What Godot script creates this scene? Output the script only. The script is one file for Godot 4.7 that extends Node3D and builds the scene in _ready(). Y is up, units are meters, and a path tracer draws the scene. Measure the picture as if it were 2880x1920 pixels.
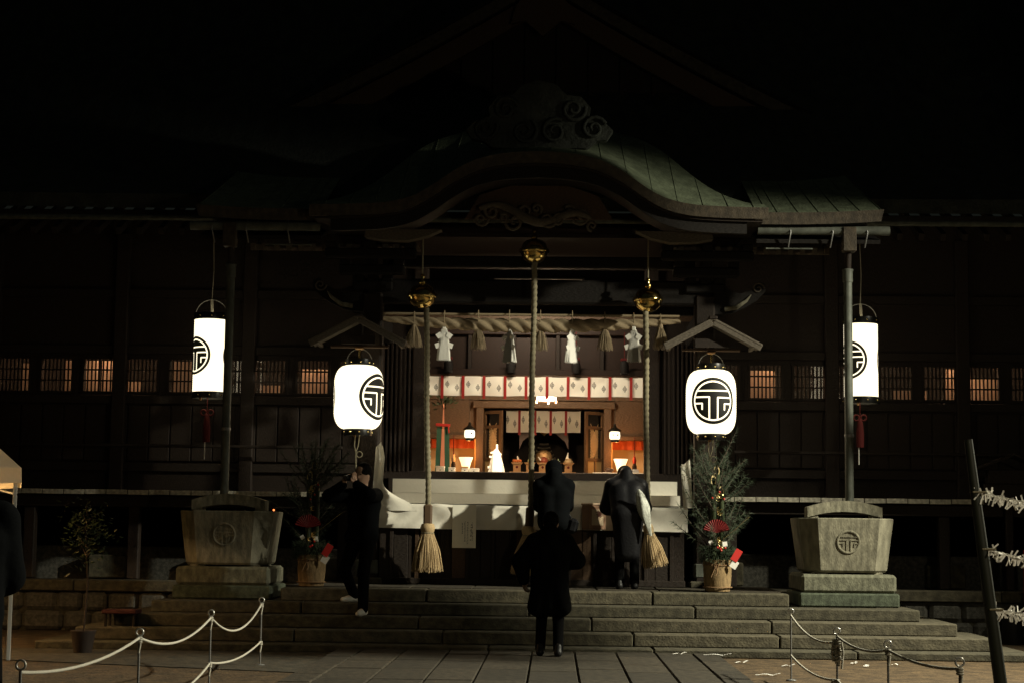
extends Node3D

# A shrine hall at night: porch with karahafu roof, paper lanterns, bell ropes, worshippers on the stone steps.
# The porch axis is x = 0, the foot of the steps is z = 0, the hall lies towards -z.

var mats := {}
var tex := {}
var used := {}
var rng := RandomNumberGenerator.new()

# ---------------------------------------------------------------- mesh builder
class MB:
	var v := PackedVector3Array()
	var n := PackedVector3Array()
	var uv := PackedVector2Array()
	var ix := PackedInt32Array()

	func tri(a: Vector3, b: Vector3, c: Vector3) -> void:
		var nn := (b - a).cross(c - a).normalized()
		var k := v.size()
		for p in [a, b, c]:
			v.append(p); n.append(nn); uv.append(Vector2(p.x, p.y))
		ix.append_array([k, k + 2, k + 1])

	func quad(a: Vector3, b: Vector3, c: Vector3, d: Vector3) -> void:
		var nn := (b - a).cross(c - a)
		if nn.length() < 1e-12:
			nn = (c - a).cross(d - a)
		nn = nn.normalized()
		var k := v.size()
		var us := [Vector2(0, 1), Vector2(1, 1), Vector2(1, 0), Vector2(0, 0)]
		var ps := [a, b, c, d]
		for i in 4:
			v.append(ps[i]); n.append(nn); uv.append(us[i])
		ix.append_array([k, k + 2, k + 1, k, k + 3, k + 2])

	func box(c: Vector3, s: Vector3, b := Basis(), bev := 0.0) -> void:
		var h := s * 0.5
		bev = minf(bev, minf(h.x, minf(h.y, h.z)) * 0.6)
		var ax := [b.x, b.y, b.z]
		for i in 3:
			var j := (i + 1) % 3
			var k := (i + 2) % 3
			for sg in [1.0, -1.0]:
				var o: Vector3 = c + ax[i] * h[i] * sg
				var u: Vector3 = ax[j] * (h[j] - bev)
				var w: Vector3 = ax[k] * (h[k] - bev)
				if sg > 0:
					quad(o - u - w, o + u - w, o + u + w, o - u + w)
				else:
					quad(o - u + w, o + u + w, o + u - w, o - u - w)
		if bev <= 0.0:
			return
		for i in 3:
			var j := (i + 1) % 3
			var k := (i + 2) % 3
			for sj in [1.0, -1.0]:
				for sk in [1.0, -1.0]:
					var e: Vector3 = ax[i] * (h[i] - bev)
					var p: Vector3 = c + ax[j] * h[j] * sj + ax[k] * (h[k] - bev) * sk
					var q: Vector3 = c + ax[j] * (h[j] - bev) * sj + ax[k] * h[k] * sk
					if sj * sk > 0:
						quad(p - e, p + e, q + e, q - e)
					else:
						quad(q - e, q + e, p + e, p - e)
		for sx in [1.0, -1.0]:
			for sy in [1.0, -1.0]:
				for sz in [1.0, -1.0]:
					var p: Vector3 = c + ax[0] * h.x * sx + ax[1] * (h.y - bev) * sy + ax[2] * (h.z - bev) * sz
					var q: Vector3 = c + ax[0] * (h.x - bev) * sx + ax[1] * h.y * sy + ax[2] * (h.z - bev) * sz
					var r: Vector3 = c + ax[0] * (h.x - bev) * sx + ax[1] * (h.y - bev) * sy + ax[2] * h.z * sz
					if sx * sy * sz > 0:
						tri(p, q, r)
					else:
						tri(p, r, q)

	# rows of points, each row the same length; smooth normals
	func grid(rows: Array, wrap := false, flip := false) -> void:
		var k := v.size()
		var h: int = rows.size()
		var w: int = rows[0].size()
		var acc := PackedVector3Array()
		acc.resize(h * w)
		for i in h - 1:
			for j in (w if wrap else w - 1):
				var j2 := (j + 1) % w
				var a: Vector3 = rows[i][j]
				var b: Vector3 = rows[i][j2]
				var c: Vector3 = rows[i + 1][j2]
				var d: Vector3 = rows[i + 1][j]
				var nn := (c - a).cross(d - b)
				if flip:
					nn = -nn
				for q in [i * w + j, i * w + j2, (i + 1) * w + j2, (i + 1) * w + j]:
					acc[q] += nn
				if flip:
					ix.append_array([k + i * w + j, k + i * w + j2, k + (i + 1) * w + j2, k + i * w + j, k + (i + 1) * w + j2, k + (i + 1) * w + j])
				else:
					ix.append_array([k + i * w + j, k + (i + 1) * w + j2, k + i * w + j2, k + i * w + j, k + (i + 1) * w + j, k + (i + 1) * w + j2])
		for i in h:
			for j in w:
				v.append(rows[i][j])
				n.append(acc[i * w + j].normalized() if acc[i * w + j].length() > 1e-14 else Vector3.UP)
				uv.append(Vector2(float(j) / (w - 1), float(i) / (h - 1)))

	func tube(pts: Array, rad, sides := 8, caps := true, lobes := 0, pitch := 0.2, depth := 0.22) -> void:
		var rows := []
		var up := Vector3.UP
		var t0: Vector3 = (pts[1] - pts[0]).normalized()
		if absf(t0.dot(up)) > 0.9:
			up = Vector3.RIGHT
		var side := t0.cross(up).normalized()
		var along := 0.0
		for i in pts.size():
			var t: Vector3 = (pts[mini(i + 1, pts.size() - 1)] - pts[maxi(i - 1, 0)]).normalized()
			side = (side - t * side.dot(t)).normalized()
			var bi := t.cross(side)
			if i > 0:
				along += (pts[i] - pts[i - 1]).length()
			var r: float = rad if (rad is float) else rad[i]
			var row := []
			for j in sides:
				var a := TAU * j / sides
				var rr := r
				if lobes > 0:
					rr = r * (1.0 - depth + depth * absf(cos(0.5 * lobes * (a - TAU * along / pitch))))
				row.append(pts[i] + (side * cos(a) + bi * sin(a)) * rr)
			rows.append(row)
		grid(rows, true)
		if caps:
			for e in [0, rows.size() - 1]:
				var row: Array = rows[e]
				for j in range(1, sides - 1):
					if e == 0:
						tri(row[0], row[j + 1], row[j])
					else:
						tri(row[0], row[j], row[j + 1])

	# profile: (radius, height) from bottom to top
	func lathe(prof: Array, segs := 16, at := Vector3.ZERO, seam := false, squash := Vector3.ONE) -> void:
		var rows := []
		for p in prof:
			var row := []
			for j in (segs + 1 if seam else segs):
				var a := TAU * j / segs
				row.append(at + Vector3(sin(a) * p.x, p.y, cos(a) * p.x) * squash)
			rows.append(row)
		grid(rows, not seam, true)

	func prism(poly: PackedVector2Array, z0: float, z1: float, xf := Transform3D()) -> void:
		if Geometry2D.is_polygon_clockwise(poly):
			poly.reverse()
		# is_polygon_clockwise uses y-down: after this the order may be either, so measure it
		var area := 0.0
		for i in poly.size():
			area += poly[i].cross(poly[(i + 1) % poly.size()])
		if area < 0:
			poly.reverse()
		var t := Geometry2D.triangulate_polygon(poly)
		for i in range(0, t.size(), 3):
			var a := poly[t[i]]
			var b := poly[t[i + 1]]
			var c := poly[t[i + 2]]
			if (b - a).cross(c - a) < 0:
				var q := b
				b = c
				c = q
			tri(xf * Vector3(a.x, a.y, z1), xf * Vector3(b.x, b.y, z1), xf * Vector3(c.x, c.y, z1))
			tri(xf * Vector3(a.x, a.y, z0), xf * Vector3(c.x, c.y, z0), xf * Vector3(b.x, b.y, z0))
		for i in poly.size():
			var a := poly[i]
			var b := poly[(i + 1) % poly.size()]
			quad(xf * Vector3(a.x, a.y, z0), xf * Vector3(b.x, b.y, z0), xf * Vector3(b.x, b.y, z1), xf * Vector3(a.x, a.y, z1))

	func mesh() -> ArrayMesh:
		var arr := []
		arr.resize(Mesh.ARRAY_MAX)
		arr[Mesh.ARRAY_VERTEX] = v
		arr[Mesh.ARRAY_NORMAL] = n
		arr[Mesh.ARRAY_TEX_UV] = uv
		arr[Mesh.ARRAY_INDEX] = ix
		var m := ArrayMesh.new()
		m.add_surface_from_arrays(Mesh.PRIMITIVE_TRIANGLES, arr)
		return m

# ---------------------------------------------------------------- scene helpers
func numbered(called: String) -> String:
	var k: int = used.get(called, 0)
	used[called] = k + 1
	return called if k == 0 else "%s_%03d" % [called, k]

func thing(called: String, label: String, category: String, at := Vector3.ZERO, group := "", turn := 0.0) -> Node3D:
	var o := Node3D.new()
	o.name = numbered(called)
	add_child(o)
	o.position = at
	o.rotation.y = turn
	meta(o, label, category, group)
	return o

func meta(o: Node, label := "", category := "", group := "", kind := "") -> void:
	for p in [["label", label], ["category", category], ["group", group], ["kind", kind]]:
		if p[1] != "":
			o.set_meta(p[0], p[1])

func part(called: String, mesh: Mesh, m: Material, parent: Node, at := Vector3.ZERO, b := Basis()) -> MeshInstance3D:
	var o := MeshInstance3D.new()
	o.name = called if parent != self else numbered(called)
	o.mesh = mesh
	o.material_override = m
	o.transform = Transform3D(b, at)
	parent.add_child(o, true)
	return o

func single(called: String, mesh: Mesh, m: Material, label: String, category: String, at := Vector3.ZERO, group := "", b := Basis()) -> MeshInstance3D:
	var o := part(called, mesh, m, self, at, b)
	meta(o, label, category, group)
	return o

func struct(called: String, mesh: Mesh, m: Material, at := Vector3.ZERO) -> MeshInstance3D:
	var o := part(called, mesh, m, self, at)
	o.set_meta("kind", "structure")
	return o

func copy(src: Node3D, called: String, label: String, at: Vector3, turn := 0.0) -> Node3D:
	var c: Node3D = src.duplicate()
	c.name = numbered(called)
	add_child(c)
	c.position = at
	c.rotation.y = turn
	c.set_meta("label", label)
	return c

func bx(s: Vector3, bev := 0.008) -> ArrayMesh:
	var key := "bx%s%s" % [s, bev]
	if not tex.has(key):
		var m := MB.new()
		m.box(Vector3.ZERO, s, Basis(), bev)
		tex[key] = m.mesh()
	return tex[key]

func noise(key: String, freq: float, lo: float, hi: float, oct := 4, sd := 1, size := 512, normal := 0.0) -> NoiseTexture2D:
	if tex.has(key):
		return tex[key]
	var f := FastNoiseLite.new()
	f.noise_type = FastNoiseLite.TYPE_SIMPLEX_SMOOTH
	f.seed = sd
	f.frequency = freq
	f.fractal_octaves = oct
	var t := NoiseTexture2D.new()
	t.width = size
	t.height = size
	t.seamless = true
	t.noise = f
	if normal > 0.0:
		t.as_normal_map = true
		t.bump_strength = normal
	else:
		var g := Gradient.new()
		g.set_color(0, Color(lo, lo, lo))
		g.set_color(1, Color(hi, hi, hi))
		t.color_ramp = g
	tex[key] = t
	return t

# colour given as the real linear base colour
func mat(key: String, c: Color, rough := 0.8, t: Texture2D = null, sc := Vector3.ONE, nrm: Texture2D = null, nk := 0.5, metal := 0.0) -> StandardMaterial3D:
	if mats.has(key):
		return mats[key]
	var m := StandardMaterial3D.new()
	m.resource_name = key
	m.albedo_color = c.linear_to_srgb()
	m.roughness = rough
	m.metallic = metal
	m.metallic_specular = 0.4
	if t:
		m.albedo_texture = t
		m.uv1_triplanar = true
		m.uv1_world_triplanar = true
		m.uv1_scale = sc
	if nrm:
		m.normal_enabled = true
		m.normal_texture = nrm
		m.normal_scale = nk
		m.uv1_triplanar = true
		m.uv1_world_triplanar = true
		m.uv1_scale = sc
	mats[key] = m
	return m

func glow(key: String, c: Color, energy: float) -> StandardMaterial3D:
	if mats.has(key):
		return mats[key]
	var m := StandardMaterial3D.new()
	m.resource_name = key
	m.albedo_color = Color(0.8, 0.8, 0.78)
	m.roughness = 0.8
	m.emission_enabled = true
	m.emission = c
	m.emission_energy_multiplier = energy
	mats[key] = m
	return m

func omni(parent: Node, at: Vector3, c: Color, e: float, size := 0.1) -> OmniLight3D:
	var l := OmniLight3D.new()
	l.name = "lamp_light"
	l.light_color = c
	l.light_energy = e
	l.light_size = size
	l.omni_range = 30.0
	l.omni_attenuation = 2.0
	l.shadow_enabled = true
	parent.add_child(l, true)
	l.position = at
	return l

func arc(c: Vector3, r: float, a0: float, a1: float, k: int, x := Vector3.RIGHT, y := Vector3.UP) -> Array:
	var out := []
	for i in k + 1:
		var a := lerpf(a0, a1, float(i) / k)
		out.append(c + (x * cos(a) + y * sin(a)) * r)
	return out

func curve_at(tab: Array, x: float) -> float:
	if x <= tab[0].x:
		return tab[0].y
	for i in tab.size() - 1:
		if x <= tab[i + 1].x:
			var t: float = (x - tab[i].x) / (tab[i + 1].x - tab[i].x)
			var p0: float = tab[maxi(i - 1, 0)].y
			var p3: float = tab[mini(i + 2, tab.size() - 1)].y
			return cubic_interpolate(tab[i].y, tab[i + 1].y, p0, p3, t)
	return tab[tab.size() - 1].y

# ---------------------------------------------------------------- ready
func _ready() -> void:
	rng.seed = 20240101
	camera_and_light()
	palette()
	ground_and_steps()
	hall()
	porch()
	interior()
	offering_stage()
	hanging_things()
	lanterns()
	stone_basins()
	pine_decorations()
	rope_barriers()
	edges()
	people()

func camera_and_light() -> void:
	var cam := Camera3D.new()
	cam.name = "view_camera"
	add_child(cam)
	cam.transform = Transform3D(Basis(Vector3(0.9996529, 0.01218929, -0.02335589), Vector3(-0.00959627, 0.99409555, 0.10808309), Vector3(0.02453544, -0.10782144, 0.99386747)), Vector3(0.23, 1.45, 20.59))
	cam.fov = 22.18
	cam.near = 0.1
	cam.far = 400.0
	cam.current = true
	var we := WorldEnvironment.new()
	we.name = "night_air"
	var e := Environment.new()
	e.background_mode = Environment.BG_SKY
	var sm := ProceduralSkyMaterial.new()
	sm.sky_top_color = Color(0.30, 0.36, 0.34)
	sm.sky_horizon_color = Color(0.42, 0.42, 0.36)
	sm.ground_bottom_color = Color(0.2, 0.19, 0.15)
	sm.ground_horizon_color = Color(0.42, 0.42, 0.36)
	var sky := Sky.new()
	sky.sky_material = sm
	e.sky = sky
	e.background_energy_multiplier = 0.05
	e.tonemap_mode = Environment.TONE_MAPPER_LINEAR
	e.tonemap_exposure = 1.0
	e.sdfgi_enabled = true
	e.ssao_enabled = true
	e.ssil_enabled = true
	we.environment = e
	add_child(we)
	# unseen floodlight, out of view to the right, placed to light porch and steps
	var fl := thing("unseen_floodlight_post", "unseen floodlight on a steel post, placed to light the porch and steps", "lamp post", Vector3(10.6, 0, 2.5))
	var steel := mat("post_steel", Color(0.25, 0.25, 0.24), 0.5, null, Vector3.ONE, null, 0.5, 0.6)
	var p := MB.new()
	p.tube([Vector3(0, 0, 0), Vector3(0, 3, 0), Vector3(0, 7.5, 0)], [0.09, 0.075, 0.06], 14)
	part("post", p.mesh(), steel, fl)
	var aim := Vector3(0.5, 0.5, 3.0) - Vector3(10.6, 7.4, 2.5)
	var hb := Basis.looking_at(aim)
	part("lamp_housing", bx(Vector3(0.5, 0.36, 0.16), 0.02), steel, fl, Vector3(0, 7.4, 0) - aim.normalized() * 0.0, hb)
	part("lamp_lens", bx(Vector3(0.42, 0.28, 0.01), 0.002), glow("flood_lens", Color(1.0, 0.92, 0.74), 3.0), fl, Vector3(0, 7.4, 0) + aim.normalized() * 0.09, hb)
	var s := SpotLight3D.new()
	s.name = "flood_light"
	s.light_color = Color(1.0, 0.975, 0.87)
	s.light_energy = 380.0
	s.light_size = 0.16
	s.spot_range = 60.0
	s.spot_attenuation = 2.0
	s.spot_angle = 48.0
	s.spot_angle_attenuation = 1.0
	s.shadow_enabled = true
	fl.add_child(s)
	s.transform = Transform3D(hb, Vector3(0, 7.4, 0) + aim.normalized() * 0.25)

	# unseen globe lamp, out of view, placed to light barrier ropes and fortune slips
	var gl := thing("unseen_globe_lamp", "unseen globe lamp on a short post, placed to light the barrier ropes and fortune rack", "lamp post", Vector3(5.4, 0, 11.6))
	p = MB.new()
	p.tube([Vector3(0, 0, 0), Vector3(0, 1.5, 0), Vector3(0, 3.0, 0)], [0.06, 0.05, 0.045], 12)
	part("post", p.mesh(), steel, gl)
	p = MB.new()
	p.lathe([Vector2(0.001, 3.0), Vector2(0.1, 3.03), Vector2(0.16, 3.12), Vector2(0.17, 3.2), Vector2(0.14, 3.3), Vector2(0.07, 3.36), Vector2(0.001, 3.37)], 20)
	var bulb := part("globe_light", p.mesh(), glow("globe_glow", Color(1.0, 0.95, 0.84), 2.0), gl)
	omni(bulb, Vector3(0, 3.18, 0), Color(1.0, 0.94, 0.8), 6.5, 0.15)

func palette() -> void:
	var fine := noise("fine", 0.06, 0.62, 1.0, 5, 3)
	var blot := noise("blot", 0.012, 0.6, 1.0, 5, 7)
	var bump := noise("bump", 0.05, 0, 1, 5, 11, 512, 6.0)
	var soft := noise("soft", 0.015, 0, 1, 3, 13, 512, 4.0)
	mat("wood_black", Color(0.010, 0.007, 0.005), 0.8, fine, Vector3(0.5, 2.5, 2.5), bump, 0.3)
	mat("wood_dark", Color(0.026, 0.016, 0.010), 0.7, fine, Vector3(2.5, 0.5, 2.5), bump, 0.3)
	mat("wood_beam", Color(0.026, 0.017, 0.011), 0.7, fine, Vector3(0.5, 2.5, 2.5), bump, 0.3)
	mat("wood_brown", Color(0.10, 0.056, 0.028), 0.6, fine, Vector3(0.6, 3, 3), bump, 0.3)
	mat("wood_grey", Color(0.15, 0.125, 0.095), 0.75, fine, Vector3(0.6, 3, 3), bump, 0.4)
	mat("wood_pale", Color(0.56, 0.31, 0.13), 0.6, fine, Vector3(2, 6, 6))
	mat("copper", Color(0.1785, 0.2125, 0.136), 0.65, blot, Vector3(0.7, 0.7, 0.7), bump, 0.4)
	mat("copper_edge", Color(0.078, 0.06, 0.039), 0.65, blot, Vector3(1.2, 1.2, 1.2), bump, 0.3)
	mat("roof_dark", Color(0.04, 0.045, 0.036), 0.8, blot, Vector3(0.5, 0.5, 0.5), bump, 0.4)
	mat("stone_a", Color(0.1066, 0.095, 0.0605), 0.9, blot, Vector3(1.3, 1.3, 1.3), bump, 0.35)
	mat("stone_b", Color(0.0893, 0.0806, 0.0518), 0.9, blot, Vector3(1.1, 1.5, 1.1), bump, 0.35)
	mat("stone_c", Color(0.121, 0.1066, 0.0691), 0.9, blot, Vector3(0.9, 1.2, 1.6), bump, 0.35)
	mat("stone_pale", Color(0.2902, 0.272, 0.1959), 0.9, blot, Vector3(1.6, 0.5, 1.6), bump, 0.3)
	mat("stone_green", Color(0.10, 0.12, 0.08), 0.9, blot, Vector3(1.6, 1.2, 1.6), bump, 0.35)
	mat("stone_rough", Color(0.13, 0.125, 0.105), 0.95, blot, Vector3(2, 2, 2), bump, 0.9)
	mat("slab_a", Color(0.051, 0.0425, 0.0272), 0.9, blot, Vector3(1.2, 1.2, 1.2), bump, 0.3)
	mat("slab_b", Color(0.0425, 0.0357, 0.0231), 0.9, blot, Vector3(0.9, 0.9, 1.4), bump, 0.3)
	mat("slab_c", Color(0.0578, 0.0476, 0.0306), 0.9, blot, Vector3(1.5, 1.5, 0.9), bump, 0.3)
	mat("earth", Color(0.104, 0.068, 0.032), 1.0, blot, Vector3(0.6, 0.6, 0.6), bump, 0.6)
	mat("apron", Color(0.07, 0.0616, 0.042), 0.95, blot, Vector3(0.8, 0.8, 0.8), bump, 0.35)
	mat("cloth", Color(0.72, 0.69, 0.6), 0.9, null, Vector3(1.5, 1.5, 1.5), soft, 0.25)
	mat("paper", Color(0.8, 0.78, 0.72), 0.9)
	mat("straw", Color(0.66, 0.48, 0.26), 0.85, fine, Vector3(4, 1, 4))
	mat("straw_grey", Color(0.45, 0.35, 0.22), 0.85, fine, Vector3(4, 1, 4))
	mat("hemp", Color(0.33, 0.29, 0.19), 0.9, fine, Vector3(3, 3, 3), bump, 0.5)
	mat("rope_white", Color(0.6, 0.57, 0.47), 0.9, fine, Vector3(3, 3, 3))
	mat("lacquer", Color(0.006, 0.006, 0.005), 0.35)
	mat("brass", Color(0.75, 0.55, 0.2), 0.12, null, Vector3.ONE, null, 0.5, 1.0)
	mat("gold", Color(0.85, 0.68, 0.3), 0.25, null, Vector3.ONE, null, 0.5, 1.0)
	mat("chrome", Color(0.5, 0.5, 0.47), 0.3, null, Vector3.ONE, null, 0.5, 0.5)
	mat("galvanised", Color(0.13, 0.14, 0.115), 0.55, blot, Vector3(1, 0.6, 1))
	mat("steel", Color(0.3, 0.3, 0.29), 0.4, fine, Vector3(2, 2, 2), null, 0.5, 0.4)
	mat("red", Color(0.33, 0.018, 0.014), 0.6)
	mat("red_dark", Color(0.08, 0.006, 0.0048), 0.8)
	mat("white_paint", Color(0.62, 0.58, 0.46), 0.7, blot, Vector3(2, 2, 2))
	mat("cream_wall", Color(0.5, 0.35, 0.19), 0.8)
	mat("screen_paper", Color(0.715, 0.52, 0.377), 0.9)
	mat("bamboo", Color(0.03, 0.04, 0.016), 0.4)
	mat("bamboo_cut", Color(0.55, 0.42, 0.2), 0.7)
	mat("pine", Color(0.021, 0.0348, 0.0144), 0.7)
	mat("bark", Color(0.05, 0.035, 0.025), 0.9)
	mat("cloth_black", Color(0.0035, 0.004, 0.0045), 0.95, null, Vector3(2, 2, 2), soft, 0.6)
	mat("cloth_black_b", Color(0.004, 0.004, 0.0038), 0.95, null, Vector3(3, 3, 3), soft, 0.8)
	mat("nylon_black", Color(0.007, 0.007, 0.008), 0.5, null, Vector3(3, 3, 3), soft, 0.8)
	mat("trousers", Color(0.004, 0.004, 0.004), 0.95)
	mat("skin", Color(0.42, 0.26, 0.18), 0.55)
	mat("hair", Color(0.006, 0.005, 0.004), 0.7)
	mat("hair_grey", Color(0.03, 0.03, 0.025), 0.7)
	mat("shoe_black", Color(0.008, 0.008, 0.008), 0.5)
	mat("shoe_white", Color(0.55, 0.53, 0.47), 0.7)
	mat("green_cloth", Color(0.02, 0.075, 0.05), 0.8)
	mat("pink_cloth", Color(0.62, 0.26, 0.17), 0.8)
	mat("tent_cloth", Color(0.72, 0.66, 0.52), 0.8, null, Vector3(1, 1, 1), soft, 0.4)
	for q in ["cloth_black", "cloth_black_b", "trousers", "hair", "hair_grey"]:
		mats[q].metallic_specular = 0.12
	mats.nylon_black.metallic_specular = 0.25
	var g := StandardMaterial3D.new()
	g.resource_name = "window_glass"
	g.transparency = BaseMaterial3D.TRANSPARENCY_ALPHA
	g.albedo_color = Color(0.75, 0.78, 0.75, 0.08)
	g.roughness = 0.02
	g.metallic_specular = 0.6
	mats["glass"] = g

# ---------------------------------------------------------------- ground, path, steps
func ground_and_steps() -> void:
	var e := MB.new()
	e.quad(Vector3(-90, 0, 60), Vector3(90, 0, 60), Vector3(90, 0, -90), Vector3(-90, 0, -90))
	struct("ground", e.mesh(), mats.earth)
	# paving apron left of the path, with a front edge that runs askew to the steps
	var ap2 := MB.new()
	ap2.prism(PackedVector2Array([Vector2(-9.5, 0.0), Vector2(-9.5, -0.5), Vector2(-5.6, -1.79), Vector2(-2.3, -2.9), Vector2(-2.3, 0.0)]), 0.0, 0.007, Transform3D(Basis(Vector3.RIGHT, -PI / 2), Vector3(0, 0.001, 0)))
	struct("pavement", ap2.mesh(), mats.apron)
	# paved path
	var path := MB.new()
	path.box(Vector3(-0.06, 0.004, 4.5), Vector3(4.44, 0.03, 9.0))
	var pn := struct("path", path.mesh(), mats.stone_b)
	var cols := [-2.28, -1.97, -1.47, -0.96, -0.5, 0.0, 0.49, 0.97, 1.43, 1.86, 2.16]
	for c in cols.size() - 1:
		var z := 0.012
		var k := 0
		while z < 8.9:
			var first := 0.42 if (c % 2 == 0) else 0.62
			var l: float = first if k == 0 else rng.randf_range(0.95, 1.35)
			if c == 0 or c == cols.size() - 2:
				l = rng.randf_range(0.9, 1.3)
			var w: float = cols[c + 1] - cols[c]
			var y := 0.032 + rng.randf_range(-0.003, 0.004)
			var bb := Basis(Vector3(0, 0, 1), rng.randf_range(-0.004, 0.004)) * Basis(Vector3(1, 0, 0), rng.randf_range(-0.003, 0.003))
			part("slab", bx(Vector3(w - 0.018, 0.045, l - 0.018), 0.008), mats[["slab_a", "slab_b", "slab_c"][rng.randi() % 3]], pn, Vector3(cols[c] + w / 2, y, z + l / 2), bb)
			z += l
			k += 1
	# steps: five levels, wrapping round the sides
	var tops := [0.094, 0.243, 0.394, 0.538, 0.70]
	var halves := [5.86, 5.49, 5.12, 4.75, 3.2]
	var st := thing("stone_steps", "", "")
	st.set_meta("kind", "structure")
	var low := 0.0
	for k in 5:
		var zf: float = -0.37 * k
		var hw: float = halves[k]
		var h: float = tops[k] - low
		var core := MB.new()
		core.box(Vector3(0, low + h / 2 - 0.006, (zf - 0.45 - 3.9) / 2), Vector3(2 * hw - 0.9, h - 0.008, 3.9 + zf - 0.45))
		part("step_core", core.mesh(), mats.stone_b, st)
		var x := -hw
		while x < hw - 0.01:
			var l := rng.randf_range(1.7, 2.9)
			if hw - (x + l) < 1.0:
				l = hw - x
			part("step_block", bx(Vector3(l - 0.014, h, 0.47), 0.014), mats[["stone_a", "stone_b", "stone_c"][rng.randi() % 3]], st, Vector3(x + l / 2, low + h / 2, zf - 0.235 + rng.randf_range(-0.004, 0.004)), Basis(Vector3.UP, rng.randf_range(-0.0015, 0.0015)))
			x += l
		for sd in [-1.0, 1.0]:
			var z := zf - 0.475
			while z > -3.5:
				var l := minf(rng.randf_range(1.2, 1.9), z + 3.6)
				part("step_block", bx(Vector3(0.45, h, l - 0.014), 0.014), mats[["stone_a", "stone_b", "stone_c"][rng.randi() % 3]], st, Vector3(sd * (hw - 0.225), low + h / 2, z - l / 2))
				z -= l
		low = tops[k]
	# landing flagstones in front of the hall
	for i in 8:
		for j in 3:
			part("flagstone", bx(Vector3(0.78, 0.03, 0.66), 0.006), mats[["slab_a", "slab_c"][(i + j) % 2]], st, Vector3(-2.8 + 0.8 * i, 0.6965, -2.3 - 0.68 * j))
	# terrace under the hall with a kerb and a rubble wall
	var te := MB.new()
	te.box(Vector3(0, 0.33, -9.0), Vector3(30, 0.66, 10.6))
	var tn := struct("terrace", te.mesh(), mats.stone_b)
	for sd in [-1.0, 1.0]:
		var x := 4.78
		while x < 11.0:
			var l := rng.randf_range(1.0, 1.9)
			part("kerb_stone", bx(Vector3(l - 0.012, 0.15, 0.45), 0.012), mats[["stone_a", "stone_c"][rng.randi() % 2]], tn, Vector3(sd * (x + l / 2), 0.625, -3.79))
			x += l
		for row in 2:
			x = 4.6
			while x < 9.6:
				var l := rng.randf_range(0.34, 0.62)
				var hh := 0.27
				var m := MB.new()
				var q := rng.randf_range(-0.03, 0.03)
				m.box(Vector3.ZERO, Vector3(l - 0.02, hh - 0.015, 0.2), Basis(Vector3(0, 0, 1), q), 0.05)
				part("wall_stone", m.mesh(), mats.stone_rough, tn, Vector3(sd * (x + l / 2), 0.14 + 0.27 * row, -3.72 + rng.randf_range(-0.02, 0.02)))
				x += l

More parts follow.
